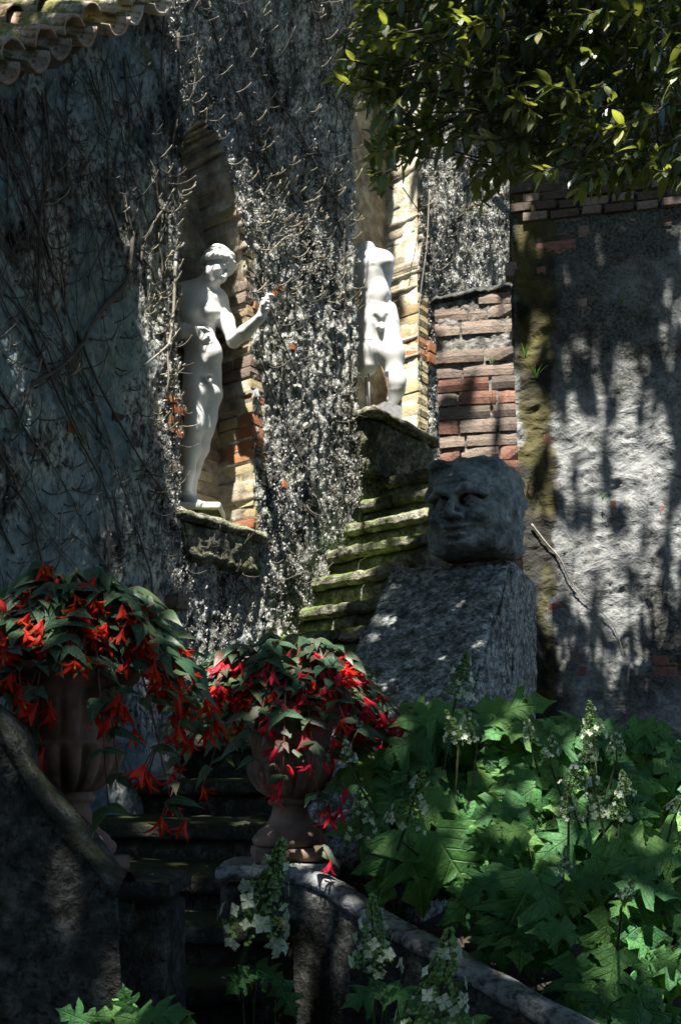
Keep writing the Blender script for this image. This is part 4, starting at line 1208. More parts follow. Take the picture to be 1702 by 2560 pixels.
link('rail_wall', mesh_from('rail_wall', V, Fc, M_DARKSTONE), hand)

# stone that sticks out of the wall below the near niche
s, z = w_sz(424, 1505)
V, Fc = rock_box([WP(s - .07, z - .055, -.1), WP(s + .07, z - .06, -.1), WP(s - .055, z - .055, .13), WP(s + .055, z - .06, .13),
                  WP(s - .07, z + .06, -.1), WP(s + .07, z + .055, -.1), WP(s - .055, z + .05, .13), WP(s + .055, z + .045, .13)], (14, 14, 14), 0.02, 12, 0.07, 300, 0.004)
tag(link('projecting_stone', mesh_from('projecting_stone', V, Fc, M_BR_GRY)), 'rounded brown stone jutting from the wall below the near niche', 'stone')

# ------------------------------------------------------------------ terracotta urns
def lathe(prof, n, lob=None):
    V = []; Fc = []
    for j, (r, z, l) in enumerate(prof):
        for k in range(n):
            a = 2 * math.pi * k / n
            rr_ = r
            if l: rr_ = r * (1 - l * (1 - abs(math.sin(8 * a)) ** 0.55))
            V.append((rr_ * math.cos(a), rr_ * math.sin(a), z))
    for j in range(len(prof) - 1):
        for k in range(n):
            Fc.append((j * n + k, j * n + (k + 1) % n, (j + 1) * n + (k + 1) % n, (j + 1) * n + k))
    return V, Fc
def make_urn(loc, label, rz):
    o = thing('terracotta_urn', label, 'urn', tuple(loc), 'fluted terracotta urns on the pedestals')
    def put(nm, V, Fc, par=o):
        V = np.array(V, dtype=np.float32)
        c, s_ = math.cos(rz), math.sin(rz)
        V = np.stack([V[:, 0] * c - V[:, 1] * s_, V[:, 0] * s_ + V[:, 1] * c, V[:, 2]], -1)
        return link(nm, mesh_from(nm, V + np.array(loc, dtype=np.float32), Fc, M_TERRA), par)
    q = 0.155
    V, Fc = rock_box([(-q, -q, 0), (q, -q, 0), (-q, q, 0), (q, q, 0), (-q, -q, .058), (q, -q, .058), (-q, q, .058), (q, q, .058)], (8, 8, 3), 0.003, 9, 0.012, 5)
    put('plinth', V, Fc)
    V, Fc = lathe([(0.0, 0.059, 0), (0.142, 0.059, 0), (0.152, 0.068, 0), (0.156, 0.085, 0), (0.150, 0.10, 0), (0.138, 0.108, 0), (0.134, 0.118, 0), (0.126, 0.126, 0), (0.104, 0.142, 0), (0.088, 0.165, 0), (0.076, 0.195, 0), (0.071, 0.222, 0),
                   (0.084, 0.228, 0), (0.092, 0.238, 0), (0.088, 0.248, 0), (0.080, 0.252, 0), (0.086, 0.262, 0), (0.0, 0.262, 0)], 48)
    put('foot', V, Fc)
    V, Fc = lathe([(0.07, 0.255, 0), (0.100, 0.262, .05), (0.138, 0.288, .13), (0.164, 0.325, .15), (0.178, 0.362, .15), (0.180, 0.385, .14), (0.170, 0.402, .08), (0.152, 0.41, 0), (0.150, 0.418, 0),
                   (0.156, 0.44, .06), (0.166, 0.49, .06), (0.180, 0.545, .05), (0.195, 0.585, .03), (0.212, 0.60, 0), (0.226, 0.612, 0), (0.230, 0.63, 0), (0.222, 0.645, 0), (0.20, 0.645, 0), (0.185, 0.62, 0), (0.17, 0.56, 0), (0.0, 0.56, 0)], 96)
    b = put('bowl', V, Fc)
    V, Fc = lathe([(0.172, 0.565, 0), (0.185, 0.612, 0), (0.12, 0.628, 0), (0.0, 0.635, 0)], 32)
    link('soil', mesh_from('soil', np.array(V) + np.array(loc), Fc, M_SOIL), o)
    return o
make_urn(UR, 'fluted terracotta urn with crimson begonias, right of the lower steps', 0.15)
make_urn(UL, 'fluted terracotta urn with scarlet begonias, partly hidden by the dark left parapet', -0.2)

# ------------------------------------------------------------------ leaf and petal meshes
def leaf_mesh(name, half, L, fold=0.18, droop=0.15, mat=None, wav=0.0, seed=0, asym=0.0):
    """half: list of (t, width) from stalk to tip. Blade in XY, stalk at origin, tip along +Y, normal +Z."""
    rg = np.random.default_rng(seed)
    V = []; Fc = []
    n = len(half)
    for i, (t, w) in enumerate(half):
        y = t * L; zc = -droop * L * t * t
        for k, sx in enumerate((-1, -0.5, 0, 0.5, 1)):
            ww = w * L * (1 + asym * sx)
            V.append((sx * ww, y - abs(sx) * 0.0, zc + abs(sx) * ww * fold - (ww * 0.25 if abs(sx) == 1 else 0) + rg.normal(0, wav * L)))
    for i in range(n - 1):
        for k in range(4):
            Fc.append((i * 5 + k, i * 5 + k + 1, (i + 1) * 5 + k + 1, (i + 1) * 5 + k))
    return mesh_from(name, V, Fc, mat, True)
def lobed_leaf(name, L, mat, seed):
    """oak-leaf shaped hydrangea leaf"""
    rg = np.random.default_rng(seed)
    out = [(0.0, 0.02), (0.12, -0.10), (0.30, 0.02), (0.47, 0.12), (0.36, 0.17), (0.24, 0.25), (0.15, 0.34), (0.30, 0.40), (0.45, 0.50), (0.50, 0.64), (0.40, 0.60), (0.32, 0.60), (0.22, 0.56), (0.12, 0.52),
           (0.17, 0.64), (0.27, 0.75), (0.20, 0.79), (0.13, 0.85), (0.06, 0.94), (0.0, 1.06)]
    def pos(x, y, sc=1.0):
        xx, yy = x * L * sc, y * L
        cu = (0.10, 0.32, 0.20, 0.45, 0.26)[seed]; z = abs(xx) * (0.20, 0.05, 0.30, 0.12, 0.22)[seed] - cu * L * (y ** 2) - (0.5, 0.9, 0.7, 0.4, 1.1)[seed] * xx * xx / L + 0.03 * L * math.sin(x * 13 + y * 9 + seed * 2)
        return (xx, yy, z)
    V = []; Fc = []
    sides = []
    for sx in (1, -1):
        rim = []
        for (x, y) in out:
            rim.append((sx * max(0, x * rg.uniform(0.9, 1.08)), y + rg.normal(0, 0.012)))
        sides.append(rim)
    m = len(out)
    ribs = [(0, max(0.0, min(1.0, 0.03 + 0.92 * ((i / (m - 1)))))) for i in range(m)]
    base = len(V)
    for (x, y) in ribs: V.append(pos(0, y))
    for si, rim in enumerate(sides):
        mid0 = len(V)
        for i, (x, y) in enumerate(rim): V.append(pos(x * 0.55, 0.55 * y + 0.45 * ribs[i][1]))
        rim0 = len(V)
        for (x, y) in rim: V.append(pos(x, y))
        for i in range(m - 1):
            q1 = (base + i, mid0 + i, mid0 + i + 1, base + i + 1); q2 = (mid0 + i, rim0 + i, rim0 + i + 1, mid0 + i + 1)
            if si: q1 = q1[::-1]; q2 = q2[::-1]
            Fc += [q1, q2]
    return mesh_from(name, V, Fc, mat, True)
HYD = [lobed_leaf('leaf', 1.0, M_HYDLEAF, k) for k in range(5)]
BEGL = [leaf_mesh('leaf', [(0, 0.05), (0.06, 0.20), (0.2, 0.25), (0.42, 0.20), (0.65, 0.12), (0.85, 0.045), (1, 0.003)], 1.0, 0.25, 0.35, m, 0.008, k, 0.25) for k, m in enumerate((M_BEGLEAF, M_BEGLEAF, M_BEGLEAF_B))]
TREEL = [leaf_mesh('leaf', [(0, 0.02), (0.15, 0.13), (0.4, 0.21), (0.65, 0.19), (0.88, 0.09), (1, 0.01)], 1.0, 0.35, 0.12 + 0.1 * k, M_TREELEAF, 0.006, k) for k in range(3)]
def petal_flower(mat, seed):
    """hanging begonia flower: pointed tepals that flare from a tube, opening along -Z"""
    rg = np.random.default_rng(seed)
    mb = MB()
    n = 5
    for i in range(n):
        a = 2 * math.pi * (i + rg.uniform(-.2, .2)) / n
        fl = rg.uniform(0.2, 1.0)
        d = Vector((math.cos(a), math.sin(a), 0)); t = Vector((-math.sin(a), math.cos(a), 0))
        pts = [(0.04, 0.0, 0.05), (0.11, -0.28, 0.12), (0.18 + fl * 0.28, -0.58, 0.12), (0.24 + fl * 0.75, -0.95 + fl * 0.25, 0.01)]
        V = []
        for (r, zz, w) in pts:
            c = d * r + Vector((0, 0, zz))
            V += [c - t * w + d * 0.04, c, c + t * w + d * 0.04]
        mb.add(V, [(j * 3 + k, j * 3 + k + 1, (j + 1) * 3 + k + 1, (j + 1) * 3 + k) for j in range(3) for k in range(2)], 0)
    mb.tube([(0, 0, 0.12), (0, 0, -0.2)], [0.05, 0.09], 6, 0)
    mb.tube([(0, 0, -0.2), (0, 0, -0.55)], [0.05, 0.06], 5, 1)
    return mb.mesh('flower', [mat, M_YELLOW], True)
FL_R = [petal_flower(M_RED, k) for k in range(4)]; FL_P = [petal_flower(M_PINK, k + 9) for k in range(4)]
def bud_mesh(mat):
    mb = MB(); mb.tube([(0, 0, 0.1), (0, 0, -0.2), (0, 0, -0.6), (0, 0, -0.95)], [0.05, 0.17, 0.14, 0.02], 7)
    return mb.mesh('bud', mat)
BUD_R, BUD_P = bud_mesh(M_RED), bud_mesh(M_PINK)

def frame(o, y, zhint, sc):
    """matrix with local Y along y, local Z close to zhint"""
    y = Vector(y).normalized(); x = y.cross(Vector(zhint))
    if x.length < 1e-4: x = y.cross(Vector((0.3, 1, 0.2)))
    x.normalize(); z = x.cross(y)
    M = Matrix.Identity(4)
    for i, v in enumerate((x, y, z)):
        for r in range(3): M[r][i] = v[r] * sc
    for r in range(3): M[r][3] = o[r]
    return M

def place_some(name, items, parent, limit=300, rest='foliage'):
    """the largest in view (nearest first) as objects of their own, the others joined into one mesh"""
    items.sort(key=lambda q: q[1][1][3])
    for me, M in items[:limit]: link(name, me, parent, M)
    if len(items) > limit:
        V, Fc, mi, mats, b = [], [], [], [], 0
        for me, M in items[limit:]:
            R = np.array(M); co = np.array([v.co[:] for v in me.vertices]); V.append(co @ R[:3, :3].T + R[:3, 3])
            for p in me.polygons:
                Fc.append(tuple(q + b for q in p.vertices))
                m = me.materials[p.material_index]
                m = {'begonia_leaf': M_BEGLEAF_I, 'begonia_bronze_leaf': M_BEGLEAF_B_I, 'scarlet_petal': M_RED_I, 'crimson_petal': M_PINK_I}.get(m.name, m)
                if m not in mats: mats.append(m)
                mi.append(mats.index(m))
            b += len(co)
        tag(link(rest, mesh_from(rest, np.concatenate(V), Fc, mats, True, mi), parent), kind='stuff')
def begonia(label, root, nst, reach, up, flowers, bud, seed, lsz, fsz, bias=None):
    rg = random.Random(seed)
    lv, fw = [], []
    o = thing('begonia', label, 'begonia', tuple(root), 'trailing begonias in the urns')
    mb = MB()
    for i in range(nst):
        az = 2 * math.pi * (i + rg.uniform(-.4, .4)) / nst * 1.0 + (i % 3) * 2.1
        R = rg.uniform(0.35, 1.0)
        rx = reach[0] if math.cos(az) < 0 else reach[1]
        d = Vector((math.cos(az) * rx, math.sin(az) * min(reach) * 0.75, 0)) * R
        hgt = up * (1.25 - 0.65 * R) * rg.uniform(0.75, 1.15); drop = (0.36 if math.sin(az) > -0.2 else 0.60) * R * R * rg.uniform(0.3, 1.3)
        pts = []
        for j in range(9):
            t = j / 8
            pts.append(Vector(root) + Vector((d.x * t ** 0.85, d.y * t ** 0.85, hgt * math.sin(min(1, t * 1.25) * math.pi * 0.62) - drop * max(0, t - 0.35) ** 1.6 * 2.0)))
        mb.tube(pts, [0.006 - 0.004 * j / 8 for j in range(9)], 5)
        for j in range(2, 9):
            tdir = (pts[min(j + 1, 8)] - pts[j - 1]).normalized()
            for q in range(2 if j > 3 else 1):
                out = Vector((d.x, d.y, 0)).normalized() if d.length > 1e-3 else Vector((1, 0, 0))
                side = tdir.cross(ZU).normalized() * (1 if (j + q) % 2 else -1)
                ld = (out * 0.6 + side * rg.uniform(0.3, 1.0) + Vector((rg.uniform(-.3, .3), rg.uniform(-.45, .1), rg.uniform(-0.75, 0.05)))).normalized()
                zh = Vector((rg.uniform(-.4, .4), -0.55, 0.85))
                lv.append((rg.choice(BEGL if seed % 2 else BEGL[:2]), frame(pts[j], ld, zh, lsz * rg.uniform(0.55, 1.1))))
            if j >= 3 and rg.random() < (0.55 if pts[j].y < root[1] + 0.1 else 0.3):
                nfl = rg.choice((1, 1, 2, 3)) if j > 5 else 1
                for q in range(nfl):
                    off = Vector((rg.uniform(-.05, .05), rg.uniform(-.07, 0.0), rg.uniform(-0.09, -0.02)))
                    p = pts[j] + off
                    mb.tube([pts[j], pts[j] + off * 0.5 + Vector((0, 0, 0.01)), p], 0.0022, 4)
                    ax = (Vector((rg.uniform(-.7, .7), rg.uniform(-.8, .1), -1.0))).normalized()
                    ME = rg.choice(flowers) if rg.random() < 0.85 else bud
                    z = -ax; x = z.cross(Vector((0, 1, 0.1))).normalized(); y = z.cross(x)
                    M = Matrix.Identity(4); sc = fsz * rg.uniform(0.75, 1.15)
                    for c_, v in enumerate((x, y, z)):
                        for r_ in range(3): M[r_][c_] = v[r_] * sc
                    for r_ in range(3): M[r_][3] = p[r_]
                    fw.append((ME, M))
    place_some('leaf', lv, o, 300, 'foliage'); place_some('flower', fw, o, 300, 'blossom')
    mb.build('stems', M_REDSTEM, o)
    return o
begonia('scarlet begonia trailing over the left-hand urn', UL + Vector((0.03, 0, 0.60)), 74, (0.40, 0.46), 0.34, FL_R, BUD_R, 4, 0.105, 0.064)
begonia('crimson begonia trailing over the right-hand urn', UR + Vector((0, 0, 0.58)), 80, (0.60, 0.50), 0.34, FL_P + FL_R[:1], BUD_P, 7, 0.11, 0.066)

# ------------------------------------------------------------------ oakleaf hydrangeas
def panicle_mesh(seed, h=1.0):
    rg = random.Random(seed)
    mb = MB()
    mb.tube([(0, 0, -0.5), (0, 0, 0.0), (0.02, 0, 0.95)], [0.03, 0.03, 0.01], 5, 2)
    for i in range(240):
        t = rg.random() ** 1.15; r = (1 - t) * 0.30 + 0.03
        a = rg.uniform(0, 6.28); rr_ = r * rg.uniform(0.4, 1.0)
        c = Vector((math.cos(a) * rr_, math.sin(a) * rr_, t * h)); q = rg.uniform(0.016, 0.032)
        mb.add([c + Vector((q, 0, 0)), c + Vector((-q, q, 0)), c + Vector((-q, -q, 0)), c + Vector((0, 0, q * 1.4)), c - Vector((0, 0, q * 1.2))],
               [(0, 1, 3), (1, 2, 3), (2, 0, 3), (1, 0, 4), (2, 1, 4), (0, 2, 4)], 1)
    for i in range(30):
        t = rg.random() ** 1.9 * 0.85; r = (1 - t) * 0.34 + 0.05
        a = rg.uniform(0, 6.28)
        d = Vector((math.cos(a), math.sin(a), rg.uniform(-.35, .5))).normalized()
        c = Vector((math.cos(a) * r, math.sin(a) * r, t * h))
        u = d.cross(ZU).normalized(); v = u.cross(d); sz = rg.uniform(0.05, 0.10)
        tw = rg.uniform(0, 1.5)
        for k in range(4):
            an = tw + k * math.pi / 2
            e = u * math.cos(an) + v * math.sin(an); f2 = u * -math.sin(an) + v * math.cos(an)
            mb.add([c, c + e * sz * .55 + f2 * sz * .45 + d * sz * .12, c + e * sz * 1.05 + d * sz * .05, c + e * sz * .55 - f2 * sz * .45 + d * sz * .12], [(0, 1, 2, 3)], 0)
    return mb.mesh('flower_panicle', [M_FLORET, M_BUD, M_STEM], False)
PAN = [panicle_mesh(k) for k in range(4)]
def hydrangea(label, root, leaves, panicles, seed, group='oakleaf hydrangeas by the steps'):
    """leaves: (px, py, Y, size_px, dir_deg) on the photograph's grid turned into places; panicles: (px, py_top, py_bottom, Y)"""
    rg = random.Random(seed)
    o = thing('hydrangea', label, 'hydrangea', tuple(root), group)
    mb = MB()
    for (px, py, Y, size, deg) in leaves:
        p = P(px, py, Y); L = size * Y / F
        a = math.radians(deg)
        d = Vector((math.cos(a), rg.uniform(-0.55, -0.15), math.sin(a)))
        zh = Vector((rg.uniform(-.35, .35), -0.75, 0.55 + rg.uniform(-.2, .3)))
        link('leaf', rg.choice(HYD), o, frame(p, d, zh, L))
        rt = Vector(root) + Vector((rg.uniform(-.1, .1), rg.uniform(0, .15), 0))
        mid = p.lerp(rt, 0.35) + Vector((0, 0.10, 0.02))
        mb.tube([rt, mid, p + Vector((0, 0.02, 0))], [0.007, 0.005, 0.0025], 5)
    for (px, p0, p1, Y) in panicles:
        if len(leaves) > 20: Y -= 0.22
        a = P(px, p1, Y); h = (p1 - p0) * Y / F * (1.08 if len(leaves) > 20 else 1.0)
        lean = Vector((rg.uniform(-.4, .4), rg.uniform(-.35, .1), 1)).normalized()
        q = lean.to_track_quat('Z', 'Y').to_matrix().to_4x4()
        link('flower_panicle', rg.choice(PAN), o, Matrix.Translation(a) @ q @ Matrix.Rotation(rg.uniform(0, 6), 4, 'Z') @ Matrix.Scale(h, 4))
        rt = Vector(root) + Vector((rg.uniform(-.1, .1), 0, 0))
        mb.tube([rt, rt.lerp(a, 0.6) + Vector((0, 0.05, 0)), a - lean * h * 0.3], [0.008, 0.006, 0.004], 5)
    mb.build('stems', M_STEM, o)
    return o
def scatter(x0, x1, top, bot, Y0, Y1, n, s0, s1, seed):
    """leaf places spread through a shrub's volume"""
    rg = random.Random(seed); out = []
    for i in range(n):
        px = rg.uniform(x0, x1); u = (px - x0) / (x1 - x0)
        tp = np.interp(u, [0, 0.5, 1], top)
        t = rg.random()
        py = tp + (bot - tp) * t
        Y = Y1 - (Y1 - Y0) * (0.25 + 0.75 * t) + rg.uniform(-.15, .15)
        deg = -90 + (u - 0.5) * 120 + rg.uniform(-55, 55)
        if t < 0.25 and rg.random() < 0.5: deg = rg.choice([rg.uniform(-30, 20), rg.uniform(160, 210)])
        out.append((px, py, Y, rg.uniform(s0, s1), deg))
    return out
h1 = scatter(960, 1330, (1800, 1775, 1790), 2080, 3.75, 4.4, 105, 60, 165, 11) + [(1235, 1790, 4.0, 150, 20), (1130, 1780, 4.0, 160, 190), (1060, 1840, 3.9, 150, 200), (1010, 2085, 3.6, 200, -70), (1085, 2080, 3.55, 210, -60), (985, 2100, 3.6, 170, -110)]
hydrangea('oakleaf hydrangea behind the top of the handrail, with one tall panicle against the parapet', P(1120, 2250, 3.9), h1, [(1141, 1632, 1740, 4.1), (1138, 1775, 1850, 3.95), (1185, 1775, 1850, 4.0), (872, 1845, 1905, 3.8), (905, 1990, 2095, 3.6), (1015, 1925, 2060, 3.5)], 21)
h2 = scatter(1270, 1720, (1790, 1800, 1840), 2120, 3.6, 4.3, 120, 60, 160, 12)
hydrangea('oakleaf hydrangea in front of the plastered wall, crowded with pale panicles', P(1480, 2250, 3.8), h2, [(1325, 1795, 1850, 4.0), (1375, 1830, 1890, 3.8), (1482, 1755, 1840, 4.0), (1540, 1820, 1880, 3.9), (1475, 1840, 1905, 3.6), (1430, 1880, 1965, 3.55), (1565, 1925, 1985, 3.5), (1500, 1930, 2040, 3.55), (1420, 1960, 2050, 3.6), (1545, 1970, 2050, 3.5)], 22)
h3 = scatter(1180, 1480, (2060, 2080, 2120), 2330, 3.25, 3.7, 40, 90, 150, 13) + [(1330, 2200, 3.2, 210, -120), (1345, 2190, 3.15, 190, -75)]
hydrangea('oakleaf hydrangea with big drooping leaves above the handrail', P(1340, 2380, 3.5), h3, [(1408, 2115, 2180, 3.3)], 23)
h4 = scatter(1420, 1740, (2140, 2100, 2080), 2560, 2.95, 3.4, 80, 65, 170, 14)
hydrangea('bright-leaved oakleaf hydrangea in the lower right corner beside the handrail', P(1600, 2600, 3.2), h4, [(1560, 2190, 2250, 3.0), (1690, 1960, 2030, 3.4)], 24)
for i, (label, x, p0, p1, Y, lv) in enumerate((
        ('hydrangea stem with a tall panicle, in front of the right-hand pedestal', 625, 2080, 2340, 3.0, [(640, 2420, 3.0, 90, -20), (625, 2430, 3.0, 80, -140), (700, 2460, 3.0, 90, -60)]),
        ('hydrangea stem with a panicle, below the middle of the handrail', 935, 2235, 2420, 2.8, [(960, 2470, 2.8, 110, 190), (965, 2475, 2.8, 110, -10)]),
        ('hydrangea stem with a leaning panicle, at the bottom edge below the handrail', 1085, 2310, 2570, 2.7, [(1080, 2560, 2.7, 130, 200), (1120, 2540, 2.7, 150, -20)]))):
    hydrangea(label, P(x, 3400, Y), lv, [(x, p0, p1, Y)], 31 + i, 'hydrangea stems in the foreground')
hydrangea('hydrangea with pale green leaves poking up at the bottom left edge', P(330, 3300, 2.3), [(345, 2545, 2.3, 130, 20), (345, 2550, 2.3, 110, 165), (320, 2540, 2.3, 80, 95), (230, 2560, 2.3, 90, 150), (400, 2570, 2.3, 110, 10), (270, 2590, 2.3, 90, 170)], [], 35, 'hydrangea stems in the foreground')
# ------------------------------------------------------------------ evergreen tree: hanging branches in view, crown overhead
def inside(poly, x, y):
    poly = np.asarray(poly, dtype=np.float64); r = np.zeros(x.shape, dtype=bool)
    j = len(poly) - 1
    for i in range(len(poly)):
        xi, yi = poly[i]; xj, yj = poly[j]
        c = ((yi > y) != (yj > y)) & (x < (xj - xi) * (y - yi) / (yj - yi + 1e-12) + xi)
        r ^= c; j = i
    return r
TREE0 = Vector((2.75, 3.3, 0))
tree = thing('evergreen_tree', 'broad evergreen tree with glossy leaves hanging into the top right corner', 'tree', tuple(TREE0))
mb = MB()
mb.tube([TREE0 + Vector((0.1, 0, 0)), TREE0 + Vector((0.02, 0, 1.2)), TREE0 + Vector((-0.05, 0.1, 3)), TREE0 + Vector((-0.1, 0.05, 5.5)), TREE0 + Vector((-0.3, -0.2, 8)), TREE0 + Vector((-0.9, -0.6, 10.2))], [0.24, 0.19, 0.17, 0.15, 0.12, 0.06], 12)
mb.build('trunk', M_BARK, tree)
mb = MB()
limb_ends = []
for z0, ex, ey, ez, r in ((4.6, 1.2, 5.0, 6.3, 0.05), (5.2, 0.5, 4.9, 6.6, 0.05), (5.0, 1.9, 5.0, 5.9, 0.045), (5.6, 0.9, 5.4, 6.9, 0.045)):
    a = TREE0 + Vector((-0.08, 0.05, z0)); e = Vector((ex, ey, ez))
    mb.tube([a, a.lerp(e, 0.35) + Vector((0, 0, 0.35)), a.lerp(e, 0.7) + Vector((0, 0, 0.25)), e], [r, r * .75, r * .5, 0.015], 7)
    limb_ends.append(e)
for ang, L, z0 in ((2.6, 3.6, 8.2), (3.3, 4.4, 8.6), (3.9, 4.0, 8.0), (2.0, 3.2, 8.4), (1.3, 2.6, 8.3), (4.8, 3.4, 8.5)):
    a = TREE0 + Vector((-0.3, -0.2, z0)); e = a + Vector((math.cos(ang) * L, math.sin(ang) * L, 1.6))
    mb.tube([a, a.lerp(e, 0.4) + Vector((0, 0, 0.3)), a.lerp(e, 0.75) + Vector((0, 0, 0.2)), e], [0.08, 0.06, 0.04, 0.015], 7)
mb.build('limbs', M_BARK, tree)

REG = [(905, -140), (900, 60), (850, 150), (805, 205), (900, 215), (930, 290), (922, 430), (958, 460), (1000, 410), (1040, 370), (1090, 360), (1130, 390), (1180, 410), (1165, 485), (1230, 460), (1290, 455), (1350, 395), (1400, 460), (1440, 490), (1500, 440), (1560, 460), (1640, 420), (1720, 440), (1860, 460), (1860, -140)]
rg = random.Random(3)
sprays = []
while len(sprays) < 700:
    px, py = rg.uniform(800, 1860), rg.uniform(-140, 495)
    if inside(REG, np.array([px]), np.array([py]))[0]:
        sprays.append((px, py, rg.uniform(4.15, 5.5)))
front_pts = [(830, 195, 4.3), (870, 150, 4.3), (925, 95, 4.25), (960, 60, 4.2), (1000, 100, 4.2), (1130, 60, 4.2), (1185, 55, 4.2), (950, 300, 4.3), (945, 380, 4.3), (955, 440, 4.3), (1000, 330, 4.3), (1060, 290, 4.3),
             (1240, 220, 4.2), (1280, 250, 4.2), (1330, 300, 4.2), (1420, 330, 4.2), (1480, 330, 4.2), (1540, 330, 4.2), (1590, 370, 4.2), (1340, 430, 4.2), (1450, 470, 4.2), (1500, 440, 4.2), (1560, 410, 4.2), (1530, 40, 4.2), (1570, 25, 4.2), (1640, 130, 4.2), (1690, 190, 4.2), (1660, 430, 4.3), (1120, 200, 4.2), (1190, 480, 4.4)]
mbm_v, mbm_f = [], []
tb = MB()
LSH = {id(m): (np.array([v.co[:] for v in m.vertices]), [tuple(p.vertices) for p in m.polygons]) for m in TREEL}
def spray(px, py, Y, front):
    p = P(px, py, Y)
    ax = Vector((-0.75 + rg.uniform(-.5, .9), -0.35 + rg.uniform(-.5, .4), -0.35 + rg.uniform(-.5, .35))).normalized()
    L = rg.uniform(0.14, 0.24)
    tb.tube([p - ax * L * 1.4 + Vector((0.02, 0.03, 0.03)), p - ax * L * .6, p], [0.005, 0.004, 0.002], 4)
    n = rg.randint(8, 12)
    for i in range(n):
        t = i / (n - 1)
        a = i * 2.4 + rg.uniform(-.4, .4)
        s1 = ax.cross(ZU).normalized(); s2 = s1.cross(ax)
        rad = s1 * math.cos(a) + s2 * math.sin(a)
        d = (ax * (0.35 + 0.75 * t) + rad * (1.0 - 0.35 * t) + Vector((0, 0, -0.12))).normalized()
        M = frame(p - ax * L * (1 - t), d, Vector((rg.uniform(-.4, .4), rg.uniform(-.8, .1), 1)), rg.uniform(0.065, 0.105))
        me = rg.choice(TREEL)
        if front:
            link('leaf', me, tree, M)
        else:
            V, Fc = LSH[id(me)]
            R = np.array(M)
            b = sum(len(x) for x in mbm_v)
            mbm_v.append(V @ R[:3, :3].T + R[:3, 3])
            mbm_f.append(np.array(Fc) + b)
for s_ in front_pts: spray(*s_, True)
for s_ in sprays: spray(*s_, False)
tb.build('twigs', M_BARK, tree)
tag(link('crown', mesh_from('crown', np.concatenate(mbm_v), np.concatenate(mbm_f), M_TREELEAF_I), tree), kind='stuff')

